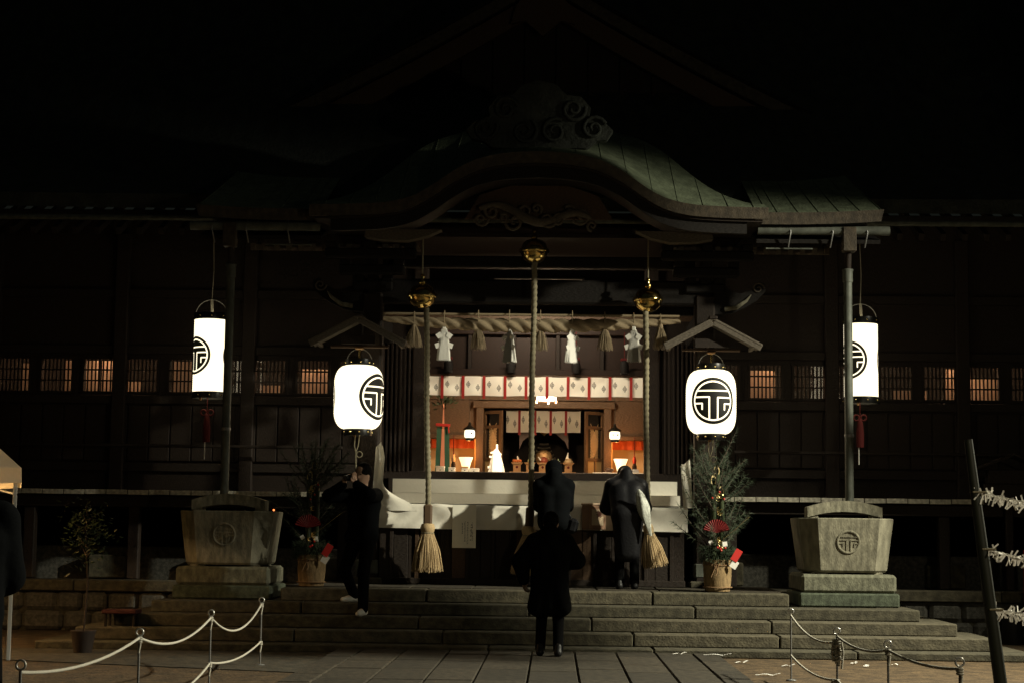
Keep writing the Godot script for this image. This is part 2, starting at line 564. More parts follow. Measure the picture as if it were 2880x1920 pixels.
# ---------------------------------------------------------------- hall
func hall() -> void:
	var h := thing("shrine_hall", "dark wooden shrine hall with a curved porch roof and lit lattice windows", "shrine building", Vector3(0, 0, 0))
	var wood: Material = mats.wood_dark
	var beam: Material = mats.wood_beam
	var zw := -5.2
	# side wings: wall built round a row of windows
	var lat := MB.new()
	for i in 8:
		lat.box(Vector3(-0.23 + 0.46 * (i + 0.5) / 8.0 + 0.028, 0, 0), Vector3(0.02, 0.48, 0.022))
	for j in [-0.08, 0.08]:
		lat.box(Vector3(0, j, 0.004), Vector3(0.46, 0.022, 0.022))
	var lattice := lat.mesh()
	var fr := MB.new()
	for j in [-0.255, 0.255]:
		fr.box(Vector3(0, j, 0), Vector3(0.54, 0.03, 0.06))
	for j in [-0.245, 0.245]:
		fr.box(Vector3(j, 0, 0.002), Vector3(0.03, 0.48, 0.056))
	var frame := fr.mesh()
	for sd in [-1.0, 1.0]:
		part("wall", bx(Vector3(8.7, 1.52, 0.12), 0.0), wood, h, Vector3(sd * 6.8, 2.67, zw))
		part("wall", bx(Vector3(8.7, 2.2, 0.12), 0.0), wood, h, Vector3(sd * 6.8, 5.03, zw))
		for i in 12:
			var x: float = sd * (2.72 + 0.64 * i)
			part("wall_panel", bx(Vector3(0.18 if i < 11 else 1.2, 0.50, 0.118), 0.0), wood, h, Vector3(x + sd * (0.32 if i < 11 else 0.83), 3.68, zw))
			if i == 0:
				part("wall_panel", bx(Vector3(0.05, 0.50, 0.118), 0.0), wood, h, Vector3(x - sd * 0.255, 3.68, zw))
			var w := part("window", frame, beam, h, Vector3(x, 3.68, zw + 0.055))
			part("lattice", lattice, beam, w, Vector3(0, 0, 0.012))
			part("pane", bx(Vector3(0.46, 0.48, 0.004), 0.0), mats.glass, w, Vector3(0, 0, -0.012))
		# posts, rails and vertical battens of the wall
		for i in 5:
			part("column", bx(Vector3(0.2, 3.9, 0.2), 0.012), wood, h, Vector3(sd * (2.4 + 0.64 * 3.0 * i) , 3.85, zw + 0.09))
		for y in [2.32, 3.32, 4.06, 4.9]:
			part("rail", bx(Vector3(8.6, 0.13, 0.09), 0.008), beam, h, Vector3(sd * 6.85, y, zw + 0.085))
		for i in 24:
			part("wall_board", bx(Vector3(0.3, 0.82, 0.03), 0.006), wood, h, Vector3(sd * (2.75 + 0.32 * i), 2.82, zw + 0.075))
		# veranda with white-painted plank ends
		for i in 27:
			var x: float = sd * (2.62 + 0.303 * i)
			var pl := part("veranda_plank", bx(Vector3(0.297, 0.07, 1.25), 0.004), beam, h, Vector3(x, 1.925 + rng.randf_range(-0.003, 0.003), -4.63))
			part("painted_end", bx(Vector3(0.292, 0.066, 0.012), 0.003), mats.white_paint, pl, Vector3(0, 0, 0.63))
		part("veranda_beam", bx(Vector3(8.3, 0.16, 0.14), 0.01), beam, h, Vector3(sd * 6.65, 1.80, -4.25))
		for i in 6:
			part("veranda_post", bx(Vector3(0.16, 1.02, 0.16), 0.012), wood, h, Vector3(sd * (2.75 + 1.5 * i), 1.21, -4.3))
		# low rail along the veranda
		part("handrail", bx(Vector3(7.3, 0.045, 0.05), 0.01), beam, h, Vector3(sd * 6.5, 2.62, -4.75))
		# foundation behind the posts
		part("foundation_wall", bx(Vector3(8.6, 0.5, 0.3), 0.02), mats.stone_rough, h, Vector3(sd * 6.8, 0.9, -5.25))
		for i in 5:
			part("foundation_stone", bx(Vector3(0.55, 0.34, 0.3), 0.02), mats.stone_a, h, Vector3(sd * (2.9 + 1.6 * i) - 0.18, 0.86, -5.02))
		# side end wall, room behind the windows
		part("end_wall", bx(Vector3(0.12, 5.2, 5.0), 0.0), wood, h, Vector3(sd * 11.1, 3.3, -7.6))
		part("room_back_wall", bx(Vector3(8.8, 2.6, 0.1), 0.0), mats.wood_dark, h, Vector3(sd * 6.7, 3.2, -7.4))
		part("room_ceiling", bx(Vector3(8.8, 0.06, 2.2), 0.0), mats.wood_brown, h, Vector3(sd * 6.7, 4.55, -6.3))
		part("room_floor", bx(Vector3(8.8, 0.06, 2.2), 0.0), mats.wood_brown, h, Vector3(sd * 6.7, 2.0, -6.3))
		part("partition", bx(Vector3(0.1, 2.6, 2.1), 0.0), mats.wood_brown, h, Vector3(sd * 2.42, 3.2, -6.36))
		# paper screens placed so the lit windows show uneven bright patches
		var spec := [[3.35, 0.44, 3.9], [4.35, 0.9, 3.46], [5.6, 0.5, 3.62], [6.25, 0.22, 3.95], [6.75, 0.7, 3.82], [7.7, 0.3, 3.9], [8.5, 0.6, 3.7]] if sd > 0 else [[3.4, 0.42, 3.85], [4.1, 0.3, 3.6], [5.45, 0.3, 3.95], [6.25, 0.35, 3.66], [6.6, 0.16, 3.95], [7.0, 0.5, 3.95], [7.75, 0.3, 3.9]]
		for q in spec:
			part("bright_patch_screen", bx(Vector3(q[1], q[2] - 2.03, 0.03), 0.0), mats.screen_paper, h, Vector3(sd * q[0], (q[2] + 2.03) / 2, -5.75))
		# unseen lamps in the side rooms, placed to light the windows from behind
		for lx in [3.6, 6.4, 8.9]:
			var bulb := MB.new()
			bulb.lathe([Vector2(0.001, -0.05), Vector2(0.04, -0.03), Vector2(0.05, 0), Vector2(0.03, 0.04), Vector2(0.001, 0.05)], 10)
			var b := part("unseen_room_lamp", bulb.mesh(), glow("room_bulb", Color(1.0, 0.75, 0.5), 2.0), h, Vector3(sd * lx, 4.35, -5.62))
			omni(b, Vector3.ZERO, Color(1.0, 0.80, 0.62), 1.1, 0.04)
	# main roof: two eave slopes, gable above the porch
	var rt := MB.new()
	var rows := []
	for i in 13:
		var u := i / 12.0
		var row := []
		for j in 41:
			var x := lerpf(-12.5, 12.5, j / 40.0)
			row.append(Vector3(x, 6.05 + 3.8 * u + 3.0 * u * u + 0.12 * pow(absf(x) / 12.5, 4.0), -3.2 - 7.0 * u))
		rows.append(row)
	rt.grid(rows)
	var under := []
	for r in rows:
		var row := []
		for p in r:
			row.append(p + Vector3(0, -0.2, 0.0))
		under.append(row)
	rt.grid(under, false, true)
	var front := [under[0], rows[0]]
	rt.grid(front)
	var rf := part("main_roof", rt.mesh(), mats.roof_dark, h)
	for j in 80:
		var x := -12.3 + 24.6 * j / 79.0
		var pts := []
		for i in 13:
			var u := i / 12.0
			pts.append(Vector3(x, 6.05 + 3.8 * u + 3.0 * u * u + 0.12 * pow(absf(x) / 12.5, 4.0), -3.26 - 7.0 * u))
		if absf(x) > 4.2:
			var s := MB.new()
			s.tube(pts, 0.022, 5)
			part("roof_seam", s.mesh(), mats.roof_dark, rf)
	part("fascia", bx(Vector3(24.6, 0.1, 0.05), 0.01), beam, rf, Vector3(0, 5.79, -3.3))
	part("gutter_pipe", bx(Vector3(24.0, 0.07, 0.08), 0.03), mats.galvanised, rf, Vector3(0, 5.70, -3.12))
	for sd in [-1.0, 1.0]:
		for i in 24:
			part("rafter", bx(Vector3(0.08, 0.1, 2.1), 0.006), beam, rf, Vector3(sd * (4.7 + 0.3 * i), 5.98, -4.3), Basis(Vector3.RIGHT, 0.42))
	# gable above the porch
	var gz := -5.9
	var gp := func(x: float) -> float: return 10.15 - 0.62 * absf(x) + 0.017 * x * x
	for sd in [-1.0, 1.0]:
		for w in [[0.0, 0.2, 0.0, "copper_edge"], [-0.24, 0.34, 0.08, "wood_brown"]]:
			var m := MB.new()
			var top := []
			var bot := []
			var top2 := []
			var bot2 := []
			for i in 25:
				var x: float = sd * 5.4 * i / 24.0
				var y: float = gp.call(x) + w[0]
				top.append(Vector3(x, y, gz - w[2]))
				bot.append(Vector3(x, y - w[1], gz - w[2]))
				top2.append(Vector3(x, y, gz - w[2] - 0.12))
				bot2.append(Vector3(x, y - w[1], gz - w[2] - 0.12))
			m.grid([bot, top], false, sd < 0)
			m.grid([top, top2], false, sd < 0)
			m.grid([bot2, bot], false, sd < 0)
			part("gable_bargeboard", m.mesh(), mats[w[3]], rf)
		var sl := MB.new()
		var r0 := []
		var r1 := []
		for i in 25:
			var x: float = sd * 5.6 * i / 24.0
			r0.append(Vector3(x, gp.call(x) + 0.04, gz + 0.1))
			r1.append(Vector3(x, gp.call(x) + 0.04, gz - 4.2))
		sl.grid([r0, r1], false, sd < 0)
		part("gable_slope", sl.mesh(), mats.roof_dark, rf)
	var gw := MB.new()
	gw.prism(PackedVector2Array([Vector2(-5.0, 7.1), Vector2(5.0, 7.1), Vector2(0, 9.9)]), gz - 0.5, gz - 0.4)
	part("gable_wall", gw.mesh(), mats.wood_dark, rf)
	for i in 14:
		var x := -3.25 + 0.5 * i
		var top: float = gp.call(x) - 0.55
		part("gable_batten", bx(Vector3(0.07, top - 7.1, 0.06), 0.005), mats.wood_dark, rf, Vector3(x, (top + 7.1) / 2, gz - 0.36))
	# pendant carving under the gable peak
	var pend := MB.new()
	pend.prism(PackedVector2Array([Vector2(0, 9.1), Vector2(0.28, 9.35), Vector2(0.5, 9.3), Vector2(0.42, 9.6), Vector2(0.2, 9.85), Vector2(-0.2, 9.85), Vector2(-0.42, 9.6), Vector2(-0.5, 9.3), Vector2(-0.28, 9.35)]), gz - 0.02, gz + 0.05)
	part("gable_pendant", pend.mesh(), mats.wood_brown, rf)
	# closed back and floor of the hall
	part("back_wall", bx(Vector3(22, 5.5, 0.15), 0.0), wood, h, Vector3(0, 3.4, -11.6))
	part("hall_ceiling", bx(Vector3(22, 0.1, 6.2), 0.0), wood, h, Vector3(0, 6.05, -8.4))

# ---------------------------------------------------------------- porch
var KARA := [Vector2(0, 6.34), Vector2(0.45, 6.31), Vector2(0.8, 6.23), Vector2(1.1, 6.08), Vector2(1.35, 5.9), Vector2(1.62, 5.745), Vector2(1.95, 5.66), Vector2(2.4, 5.63), Vector2(2.95, 5.62)]

func kara(x: float) -> float:
	return curve_at(KARA, absf(x))

func band(x0: float, x1: float, off_top: float, th: float, z0: float, z1: float, k := 60) -> ArrayMesh:
	var m := MB.new()
	var a := []
	var b := []
	var c := []
	var d := []
	for i in k + 1:
		var x := lerpf(x0, x1, float(i) / k)
		var y := kara(x) + off_top
		a.append(Vector3(x, y - th, z1))
		b.append(Vector3(x, y, z1))
		c.append(Vector3(x, y, z0))
		d.append(Vector3(x, y - th, z0))
	m.grid([a, b])
	m.grid([b, c])
	m.grid([d, a])
	m.grid([c, d])
	m.quad(a[0], b[0], c[0], d[0])
	m.quad(b[k], a[k], d[k], c[k])
	return m.mesh()

func scroll(m: MB, c: Vector3, r: float, turns: float, start: float, hand: float, th: float) -> void:
	var pts := []
	var rad := []
	var k := int(14 * turns)
	for i in k + 1:
		var t := float(i) / k
		var a := start + hand * TAU * turns * t
		pts.append(c + Vector3(cos(a), sin(a), 0) * r * (1.0 - 0.85 * t) + Vector3(0, 0, th * t))
		rad.append(th * (1.0 - 0.35 * t))
	m.tube(pts, rad, 7)

func porch() -> void:
	var h := get_node("shrine_hall")
	var wood: Material = mats.wood_dark
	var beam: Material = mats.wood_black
	# pillars on stone feet
	for sd in [-1.0, 1.0]:
		var p := part("porch_pillar", bx(Vector3(0.28, 3.95, 0.28), 0.03), wood, h, Vector3(sd * 2.29, 2.72, -3.3))
		part("pillar_foot", bx(Vector3(0.42, 0.1, 0.42), 0.02), mats.stone_b, p, Vector3(0, -1.97, 0))
		part("metal_shoe", bx(Vector3(0.3, 0.22, 0.3), 0.03), mats.galvanised, p, Vector3(0, -1.78, 0))
		# carved nosing at the pillar head, with a pale tusk
		var nose := MB.new()
		nose.prism(PackedVector2Array([Vector2(0, 0.12), Vector2(0.22, 0.16), Vector2(0.42, 0.1), Vector2(0.58, 0.16), Vector2(0.68, 0.27), Vector2(0.76, 0.24), Vector2(0.76, 0.13), Vector2(0.66, 0.02), Vector2(0.5, -0.08), Vector2(0.3, -0.17), Vector2(0, -0.2)]), -0.09, 0.09, Transform3D(Basis(Vector3(sd, 0, 0), Vector3.UP, Vector3(0, 0, sd)), Vector3.ZERO))
		var ns := part("carved_nosing", nose.mesh(), mats.wood_black, h, Vector3(sd * 2.36, 4.62, -3.28))
		var tusk := MB.new()
		tusk.tube([Vector3(sd * 0.2, -0.12, 0.1), Vector3(sd * 0.36, -0.1, 0.12), Vector3(sd * 0.5, 0.0, 0.12), Vector3(sd * 0.56, 0.08, 0.11)], [0.035, 0.032, 0.022, 0.006], 8)
		part("tusk", tusk.mesh(), mats.stone_pale, ns)
		var eye := MB.new()
		scroll(eye, Vector3(sd * 0.66, 0.17, 0.09), 0.085, 1.4, 0.0, sd, 0.014)
		part("scroll", eye.mesh(), mats.wood_grey, ns)
		# bracket sets over the pillars
		for lv in 3:
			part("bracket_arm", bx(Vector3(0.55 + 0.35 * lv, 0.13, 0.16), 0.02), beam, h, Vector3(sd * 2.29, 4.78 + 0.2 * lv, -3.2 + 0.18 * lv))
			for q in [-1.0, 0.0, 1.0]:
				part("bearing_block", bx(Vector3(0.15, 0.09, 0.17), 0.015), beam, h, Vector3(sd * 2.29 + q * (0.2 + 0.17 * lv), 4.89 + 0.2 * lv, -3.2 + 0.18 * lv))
		# pale cut end of the curved bracket beam and the rafter ends below the roof
		var arm := MB.new()
		arm.prism(PackedVector2Array([Vector2(1.30, 5.43), Vector2(2.31, 5.43), Vector2(2.33, 5.33), Vector2(2.1, 5.29), Vector2(1.75, 5.28), Vector2(1.5, 5.34)]), -0.1, 0.1, Transform3D(Basis(Vector3(sd, 0, 0), Vector3.UP, Vector3(0, 0, sd)), Vector3(0, 0, -2.45)))
		part("bracket_beam", arm.mesh(), mats.wood_grey, h)
		for i in 14:
			part("rafter_end", bx(Vector3(0.075, 0.1, 1.7), 0.006), mats.wood_grey, h, Vector3(sd * (1.78 + 0.165 * i), 5.24 + 0.17, -3.78), Basis(Vector3.RIGHT, 0.16))
		# side roof of the porch
		var m := MB.new()
		var rows := []
		var under := []
		for i in 9:
			var u := 3.2 * i / 8.0
			var row := []
			var row2 := []
			for j in 13:
				var ax := lerpf(2.86, 4.47 - 0.05 * u, j / 12.0)
				var y := 5.61 + 0.40 * u + 0.01 * u * u + 0.05 * pow(maxf(ax - 3.2, 0.0) / 1.27, 2.0)
				row.append(Vector3(sd * ax, y, -1.9 - u))
				row2.append(Vector3(sd * ax, y - 0.15, -1.9 - u))
			rows.append(row)
			under.append(row2)
		m.grid(rows, false, sd < 0)
		m.grid(under, false, sd > 0)
		var sr := part("porch_roof", m.mesh(), mats.copper, h)
		var ed := MB.new()
		var f0 := []
		var f1 := []
		for j in 13:
			f0.append(under[0][j] + Vector3(sd * 0.04 * j / 12.0 - sd * 0.04, -0.005, 0.012))
			f1.append(rows[0][j] + Vector3(sd * 0.04 * j / 12.0, 0.004, 0.012))
		ed.grid([f0, f1], false, sd < 0)
		var g0 := []
		var g1 := []
		for i in 9:
			g0.append(under[i][12] + Vector3(sd * 0.003, -0.005, 0))
			g1.append(rows[i][12] + Vector3(sd * 0.003, 0.004, 0))
		ed.grid([g1, g0], false, sd < 0)
		part("roof_edge", ed.mesh(), mats.copper_edge, sr)
		for j in 7:
			var pts := []
			for i in 9:
				pts.append(rows[i][2 * j if j > 0 else 1] + Vector3(0, 0.002, 0.0))
			var s := MB.new()
			s.tube(pts, 0.006, 5)
			part("roof_seam", s.mesh(), mats.copper, sr)
		# gutter with its box
		var gt := MB.new()
		gt.tube([Vector3(sd * 2.88, 5.40, -2.02), Vector3(sd * 4.6, 5.40, -2.02)], 0.062, 10)
		var gn := part("gutter", gt.mesh(), mats.galvanised, h)
		part("gutter_box", bx(Vector3(0.175, 0.32, 0.16), 0.01), mats.copper_edge, gn, Vector3(sd * 4.07, 5.28, -2.02))
		for q in [3.3, 3.85, 4.3]:
			var br := MB.new()
			br.tube([Vector3(sd * q, 5.5, -2.05), Vector3(sd * q, 5.36, -1.94), Vector3(sd * (q - 0.02), 5.18, -2.05)], 0.011, 5)
			part("gutter_bracket", br.mesh(), mats.steel, gn)
		part("hanging_rod", bx(Vector3(0.62, 0.02, 0.02), 0.004), mats.galvanised, gn, Vector3(sd * 3.3, 5.17, -2.1))
		# porch tie beam back to the hall
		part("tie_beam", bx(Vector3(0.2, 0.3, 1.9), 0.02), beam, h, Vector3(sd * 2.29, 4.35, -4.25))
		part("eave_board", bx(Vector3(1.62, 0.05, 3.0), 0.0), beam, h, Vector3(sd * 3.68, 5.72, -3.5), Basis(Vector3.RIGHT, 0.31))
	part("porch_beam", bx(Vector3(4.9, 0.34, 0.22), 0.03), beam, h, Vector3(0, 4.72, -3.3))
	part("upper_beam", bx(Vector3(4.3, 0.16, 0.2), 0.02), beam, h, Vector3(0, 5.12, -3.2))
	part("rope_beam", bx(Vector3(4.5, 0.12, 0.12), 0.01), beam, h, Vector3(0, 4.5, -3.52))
	part("added_porch_ceiling", bx(Vector3(5.6, 0.05, 2.0), 0.0), wood, h, Vector3(0, 5.52, -4.3))  # board added to block light above the porch
	# curved roof: shell, bargeboards
	var shell := MB.new()
	var rows := []
	for i in 11:
		var row := []
		for j in 73:
			var x := lerpf(-2.95, 2.95, j / 72.0)
			var ub := 3.3 if absf(x) < 0.94 else lerpf(3.3, 0.3, clampf((absf(x) - 0.94) / 1.85, 0, 1))
			var u := ub * i / 10.0
			var rise := 0.335 + 0.2 * exp(-pow((absf(x) - 1.75) / 0.62, 2.0))
			row.append(Vector3(x, kara(x) + rise * u, -1.6 - u))
		rows.append(row)
	shell.grid(rows)
	# back slope of the shell, falling away from the ridge
	var last := []
	for p in rows[10]:
		last.append(Vector3(p.x, p.y - 0.25, p.z - 1.2))
	shell.grid([rows[10], last])
	var kr := part("curved_roof", shell.mesh(), mats.copper, h)
	for j in range(2, 71, 4):
		var pts := []
		for i in 11:
			pts.append(rows[i][j] + Vector3(0, 0.002, 0))
		var s := MB.new()
		s.tube(pts, 0.006, 5)
		part("roof_seam", s.mesh(), mats.copper, kr)
	part("roof_edge", band(-2.97, 2.97, 0.0, 0.15, -1.62, -1.585), mats.copper_edge, kr)
	part("bargeboard", band(-2.7, 2.7, -0.17, 0.16, -1.76, -1.68), beam, kr)
	part("soffit", band(-2.9, 2.9, -0.152, 0.03, -2.9, -1.63), wood, kr)
	# carving in the curved gable: panel, waves and a dragon-like scroll
	var pan := MB.new()
	pan.prism(PackedVector2Array([Vector2(-1.0, 5.62), Vector2(1.0, 5.62), Vector2(0.8, 5.95), Vector2(0.4, 6.08), Vector2(-0.4, 6.08), Vector2(-0.8, 5.95)]), -2.62, -2.58)
	part("gable_panel", pan.mesh(), mats.wood_brown, h)
	var cv := MB.new()
	for i in 11:
		var x := -0.78 + 0.15 * i
		scroll(cv, Vector3(x, 5.68 + 0.09 * sin(i * 1.7) - 0.1 * absf(x), -2.5), 0.1 + 0.03 * sin(i * 2.3), 1.3, i * 1.1, 1.0 if i % 2 else -1.0, 0.024)
	var body := []
	var br := []
	for i in 30:
		var t := i / 29.0
		body.append(Vector3(-0.8 + 1.5 * t, 5.74 + 0.09 * sin(t * 9.0) - 0.16 * t, -2.5 + 0.03 * cos(t * 14.0)))
		br.append(0.035 + 0.03 * sin(t * PI))
	cv.tube(body, br, 9)
	part("carving", cv.mesh(), mats.wood_grey, h)
	# ridge ornament at the head of the curved roof
	var cr := MB.new()
	var poly := PackedVector2Array()
	for p in [[0, 7.42], [0.22, 7.36], [0.36, 7.22], [0.55, 7.2], [0.68, 7.05], [0.66, 6.92], [0.86, 6.86], [0.98, 6.74], [0.9, 6.62], [0.76, 6.6], [0.62, 6.5]]:
		poly.append(Vector2(p[0], p[1]))
	for i in range(10, 0, -1):
		poly.append(Vector2(-poly[i].x, poly[i].y))
	cr.prism(poly, -2.3, -2.12)
	for sd in [-1.0, 1.0]:
		scroll(cr, Vector3(sd * 0.72, 6.76, -2.1), 0.17, 1.6, 0.4, sd, 0.03)
		scroll(cr, Vector3(sd * 0.45, 7.02, -2.1), 0.17, 1.6, 0.2, -sd, 0.03)
		scroll(cr, Vector3(sd * 0.2, 6.72, -2.1), 0.18, 1.6, 1.0, sd, 0.03)
	part("ridge_ornament", cr.mesh(), mats.roof_dark, h)

# ---------------------------------------------------------------- inside
func motif_texture() -> ImageTexture:
	var w := 160
	var hh := 150
	var im := Image.create(w, hh, false, Image.FORMAT_RGB8)
	im.fill(Color(0.95, 0.92, 0.86))
	for c in [[38, 62], [112, 88]]:
		# a lozenge made of sixteen small leaf marks
		for i in 4:
			for j in 4:
				var px: float = c[0] + (i - j) * 4.6
				var py: float = c[1] + (i + j - 3) * 7.4
				var r := 3.4 if (i + j) % 2 == 0 else 3.0
				for y in range(-4, 5):
					for x in range(-4, 5):
						if absf(x) / r + absf(y) / (r * 1.25) < 1.15:
							im.set_pixel(int(px) + x, int(py) + y, Color(0.07, 0.05, 0.03))
	return ImageTexture.create_from_image(im)

func curtain(called: String, label: String, at: Vector3, width: float, height: float, ribbons: Array, pw: float, m: Material) -> void:
	var t := thing(called, label, "curtain", at)
	part("curtain_rail", bx(Vector3(width + 0.06, 0.03, 0.03), 0.006), mats.wood_brown, t, Vector3(0, height + 0.005, -0.015))
	var edges := [-width / 2.0]
	for r in ribbons:
		edges.append(r)
	edges.append(width / 2.0)
	for i in edges.size() - 1:
		var x0: float = edges[i]
		var x1: float = edges[i + 1]
		if x1 - x0 < 0.02:
			continue
		var g := MB.new()
		var rows := []
		for r in 9:
			var row := []
			for c in 13:
				var x := lerpf(x0, x1, c / 12.0)
				row.append(Vector3(x, height * (1.0 - r / 8.0) - 0.004 * sin(x * 9.0) * r / 8.0, 0.010 * sin(x * 14.0 + i) * (0.3 + r / 8.0)))
			rows.append(row)
		g.grid(rows, false, true)
		var full := (x1 - x0) / pw
		for k in g.uv.size():
			var u := g.uv[k]
			g.uv[k] = Vector2(u.x * full + (1.0 - full if i == 0 else 0.0), u.y)
		part("curtain_panel", g.mesh(), m, t)
	for r in ribbons:
		var g := MB.new()
		g.box(Vector3(r, height / 2.0 - 0.02, 0.02), Vector3(0.042, height + 0.05, 0.004))
		part("red_ribbon", g.mesh(), mats.red, t)

func interior() -> void:
	var h := get_node("shrine_hall")
	var wood: Material = mats.wood_dark
	var brown: Material = mats.wood_brown
	# central bay front: columns, sill, lattice screens beside the opening, transom
	part("floor_sill", bx(Vector3(4.6, 0.12, 0.2), 0.01), wood, h, Vector3(0, 2.25, -5.3))
	part("stair_riser", bx(Vector3(4.4, 0.5, 0.1), 0.0), wood, h, Vector3(0, 1.95, -5.15))
	part("bay_floor", bx(Vector3(4.7, 0.1, 5.6), 0.0), brown, h, Vector3(0, 2.2, -8.2))
	part("bay_ceiling", bx(Vector3(4.7, 0.08, 6.2), 0.0), brown, h, Vector3(0, 4.62, -8.4))
	for sd in [-1.0, 1.0]:
		part("bay_column", bx(Vector3(0.22, 3.6, 0.22), 0.02), wood, h, Vector3(sd * 1.73 - 0.05, 3.75, -5.32))
		for i in 7:
			part("slat", bx(Vector3(0.03, 2.0, 0.03), 0.004), wood, h, Vector3(sd * (1.9 + 0.065 * i) - 0.03, 3.3, -5.2))
		part("screen_board", bx(Vector3(0.62, 3.6, 0.04), 0.0), wood, h, Vector3(sd * 2.1, 3.75, -5.33))
		part("bay_side_wall", bx(Vector3(0.08, 2.5, 6.0), 0.0), brown, h, Vector3(sd * 2.3, 3.4, -8.4))
	# transom above the curtain: frames and panels
	part("transom_rail", bx(Vector3(3.5, 0.09, 0.12), 0.008), mat("transom_wood", Color(0.028, 0.011, 0.004), 0.6, tex.fine, Vector3(0.6, 3, 3)), h, Vector3(-0.05, 3.80, -5.36))
	part("transom_rail", bx(Vector3(3.5, 0.16, 0.12), 0.008), mat("transom_wood", Color(0.028, 0.011, 0.004), 0.6, tex.fine, Vector3(0.6, 3, 3)), h, Vector3(-0.05, 4.44, -5.36))
	for i in 5:
		part("transom_panel", bx(Vector3(0.6, 0.54, 0.03), 0.004), mat("transom_wood", Color(0.028, 0.011, 0.004), 0.6, tex.fine, Vector3(0.6, 3, 3)), h, Vector3(-1.37 + 0.66 * i, 4.1, -5.40))
		if i < 4:
			part("transom_post", bx(Vector3(0.06, 0.54, 0.09), 0.006), wood, h, Vector3(-1.04 + 0.66 * i, 4.1, -5.37))
	# front curtain
	var nm := StandardMaterial3D.new()
	nm.resource_name = "curtain_print"
	nm.albedo_texture = motif_texture()
	nm.roughness = 0.9
	var rib := []
	for i in 10:
		rib.append(-1.385 + 0.3125 * i)
	curtain("shrine_curtain", "long white printed curtain with red ribbons across the hall opening", Vector3(-0.055, 3.44, -5.25), 3.2, 0.29, rib, 0.3125, nm)
	curtain("shrine_curtain", "short white printed curtain with red ribbons before the inner altar", Vector3(0.05, 3.12, -9.15), 1.27, 0.37, [-0.41, -0.14, 0.125, 0.385], 0.265, nm)
	# back wall of the worship room with the inner doorway
	var zb := -8.35
	part("inner_lintel", bx(Vector3(2.36, 0.12, 0.16), 0.01), brown, h, Vector3(0.06, 3.53, zb + 0.06))
	part("inner_wall", bx(Vector3(4.5, 0.98, 0.06), 0.0), brown, h, Vector3(0, 4.1, zb))
	for sd in [-1.0, 1.0]:
		part("inner_post", bx(Vector3(0.13, 1.3, 0.15), 0.01), brown, h, Vector3(0.06 + sd * 1.06, 2.87, zb + 0.05))
		part("inner_wall", bx(Vector3(1.12, 0.6, 0.06), 0.0), brown, h, Vector3(0.06 + sd * 1.69, 3.3, zb))
		part("alcove_lintel", bx(Vector3(1.1, 0.07, 0.1), 0.006), brown, h, Vector3(0.06 + sd * 1.68, 2.99, zb + 0.03))
		# alcove behind, with a warm wall and a red valance
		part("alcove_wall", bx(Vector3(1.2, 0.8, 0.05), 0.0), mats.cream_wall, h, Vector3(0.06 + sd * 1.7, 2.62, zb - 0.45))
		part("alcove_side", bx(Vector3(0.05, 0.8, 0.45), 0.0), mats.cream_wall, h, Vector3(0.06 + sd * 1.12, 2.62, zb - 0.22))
		var va := MB.new()
		var r0 := []
		var r1 := []
		for i in 41:
			var x := -0.55 + 1.1 * i / 40.0
			r0.append(Vector3(x, 0.0, 0.02 * sin(i * 1.1)))
			r1.append(Vector3(x, -0.15, 0.03 * sin(i * 1.1)))
		va.grid([r0, r1], false, true)
		part("red_valance", va.mesh(), mat("valance", Color(0.5, 0.09, 0.03), 0.8), h, Vector3(0.06 + sd * 1.68, 2.965, zb - 0.28))
		# folding door with diagonal lattice, turned inwards
		var d := Node3D.new()
		d.name = "lattice_door"
		h.add_child(d, true)
		d.position = Vector3(0.06 + sd * 0.98, 2.3, zb - 0.05)
		d.rotation.y = sd * 0.7
		var fr := MB.new()
		for q in [[-0.0, 0.5, 0.05, 1.12], [-0.36, 0.5, 0.05, 1.12]]:
			fr.box(Vector3(sd * q[0], 0.56, 0), Vector3(q[2], q[3], 0.04))
		for y in [0.02, 0.33, 0.86, 1.1]:
			fr.box(Vector3(-sd * 0.18, y, 0.002), Vector3(0.31, 0.05, 0.036))
		part("door_frame", fr.mesh(), brown, d)
		var la := MB.new()
		for i in range(-6, 12):
			for s2 in [1.0, -1.0]:
				var xa := 0.0
				var b := Basis(Vector3(0, 0, 1), s2 * 1.05)
				var cy := 0.36 + 0.045 * i + 0.1
				if cy > 0.4 and cy < 0.82:
					la.box(Vector3(-sd * 0.18 + xa, cy, 0.003 * s2), Vector3(0.34, 0.009, 0.006), b)
		part("door_lattice", la.mesh(), mat("lattice_wood", Color(0.34, 0.24, 0.13), 0.6), d)
		part("door_panel", bx(Vector3(0.31, 0.26, 0.012), 0.0), mat("door_pale", Color(0.27, 0.186, 0.084), 0.7), d, Vector3(-sd * 0.18, 0.175, 0))
		part("door_back", bx(Vector3(0.31, 0.5, 0.008), 0.0), wood, d, Vector3(-sd * 0.18, 0.6, -0.02))
		part("door_stile", bx(Vector3(0.02, 0.26, 0.02), 0.002), brown, d, Vector3(-sd * 0.18, 0.175, 0.01))
	# altar recess
	part("altar_wall", bx(Vector3(2.3, 2.4, 0.06), 0.0), wood, h, Vector3(0.06, 3.3, -10.6))
	for sd in [-1.0, 1.0]:
		part("altar_side", bx(Vector3(0.25, 2.4, 0.1), 0.01), wood, h, Vector3(0.06 + sd * 0.82, 3.3, -9.3))
	# round sacred mirror on a cloud stand, hidden drum bands behind it
	var mi := thing("altar_ornament", "bronze altar ornament with ribbed bands behind the offering stands", "altar ornament", Vector3(0.06, 2.72, -10.0))
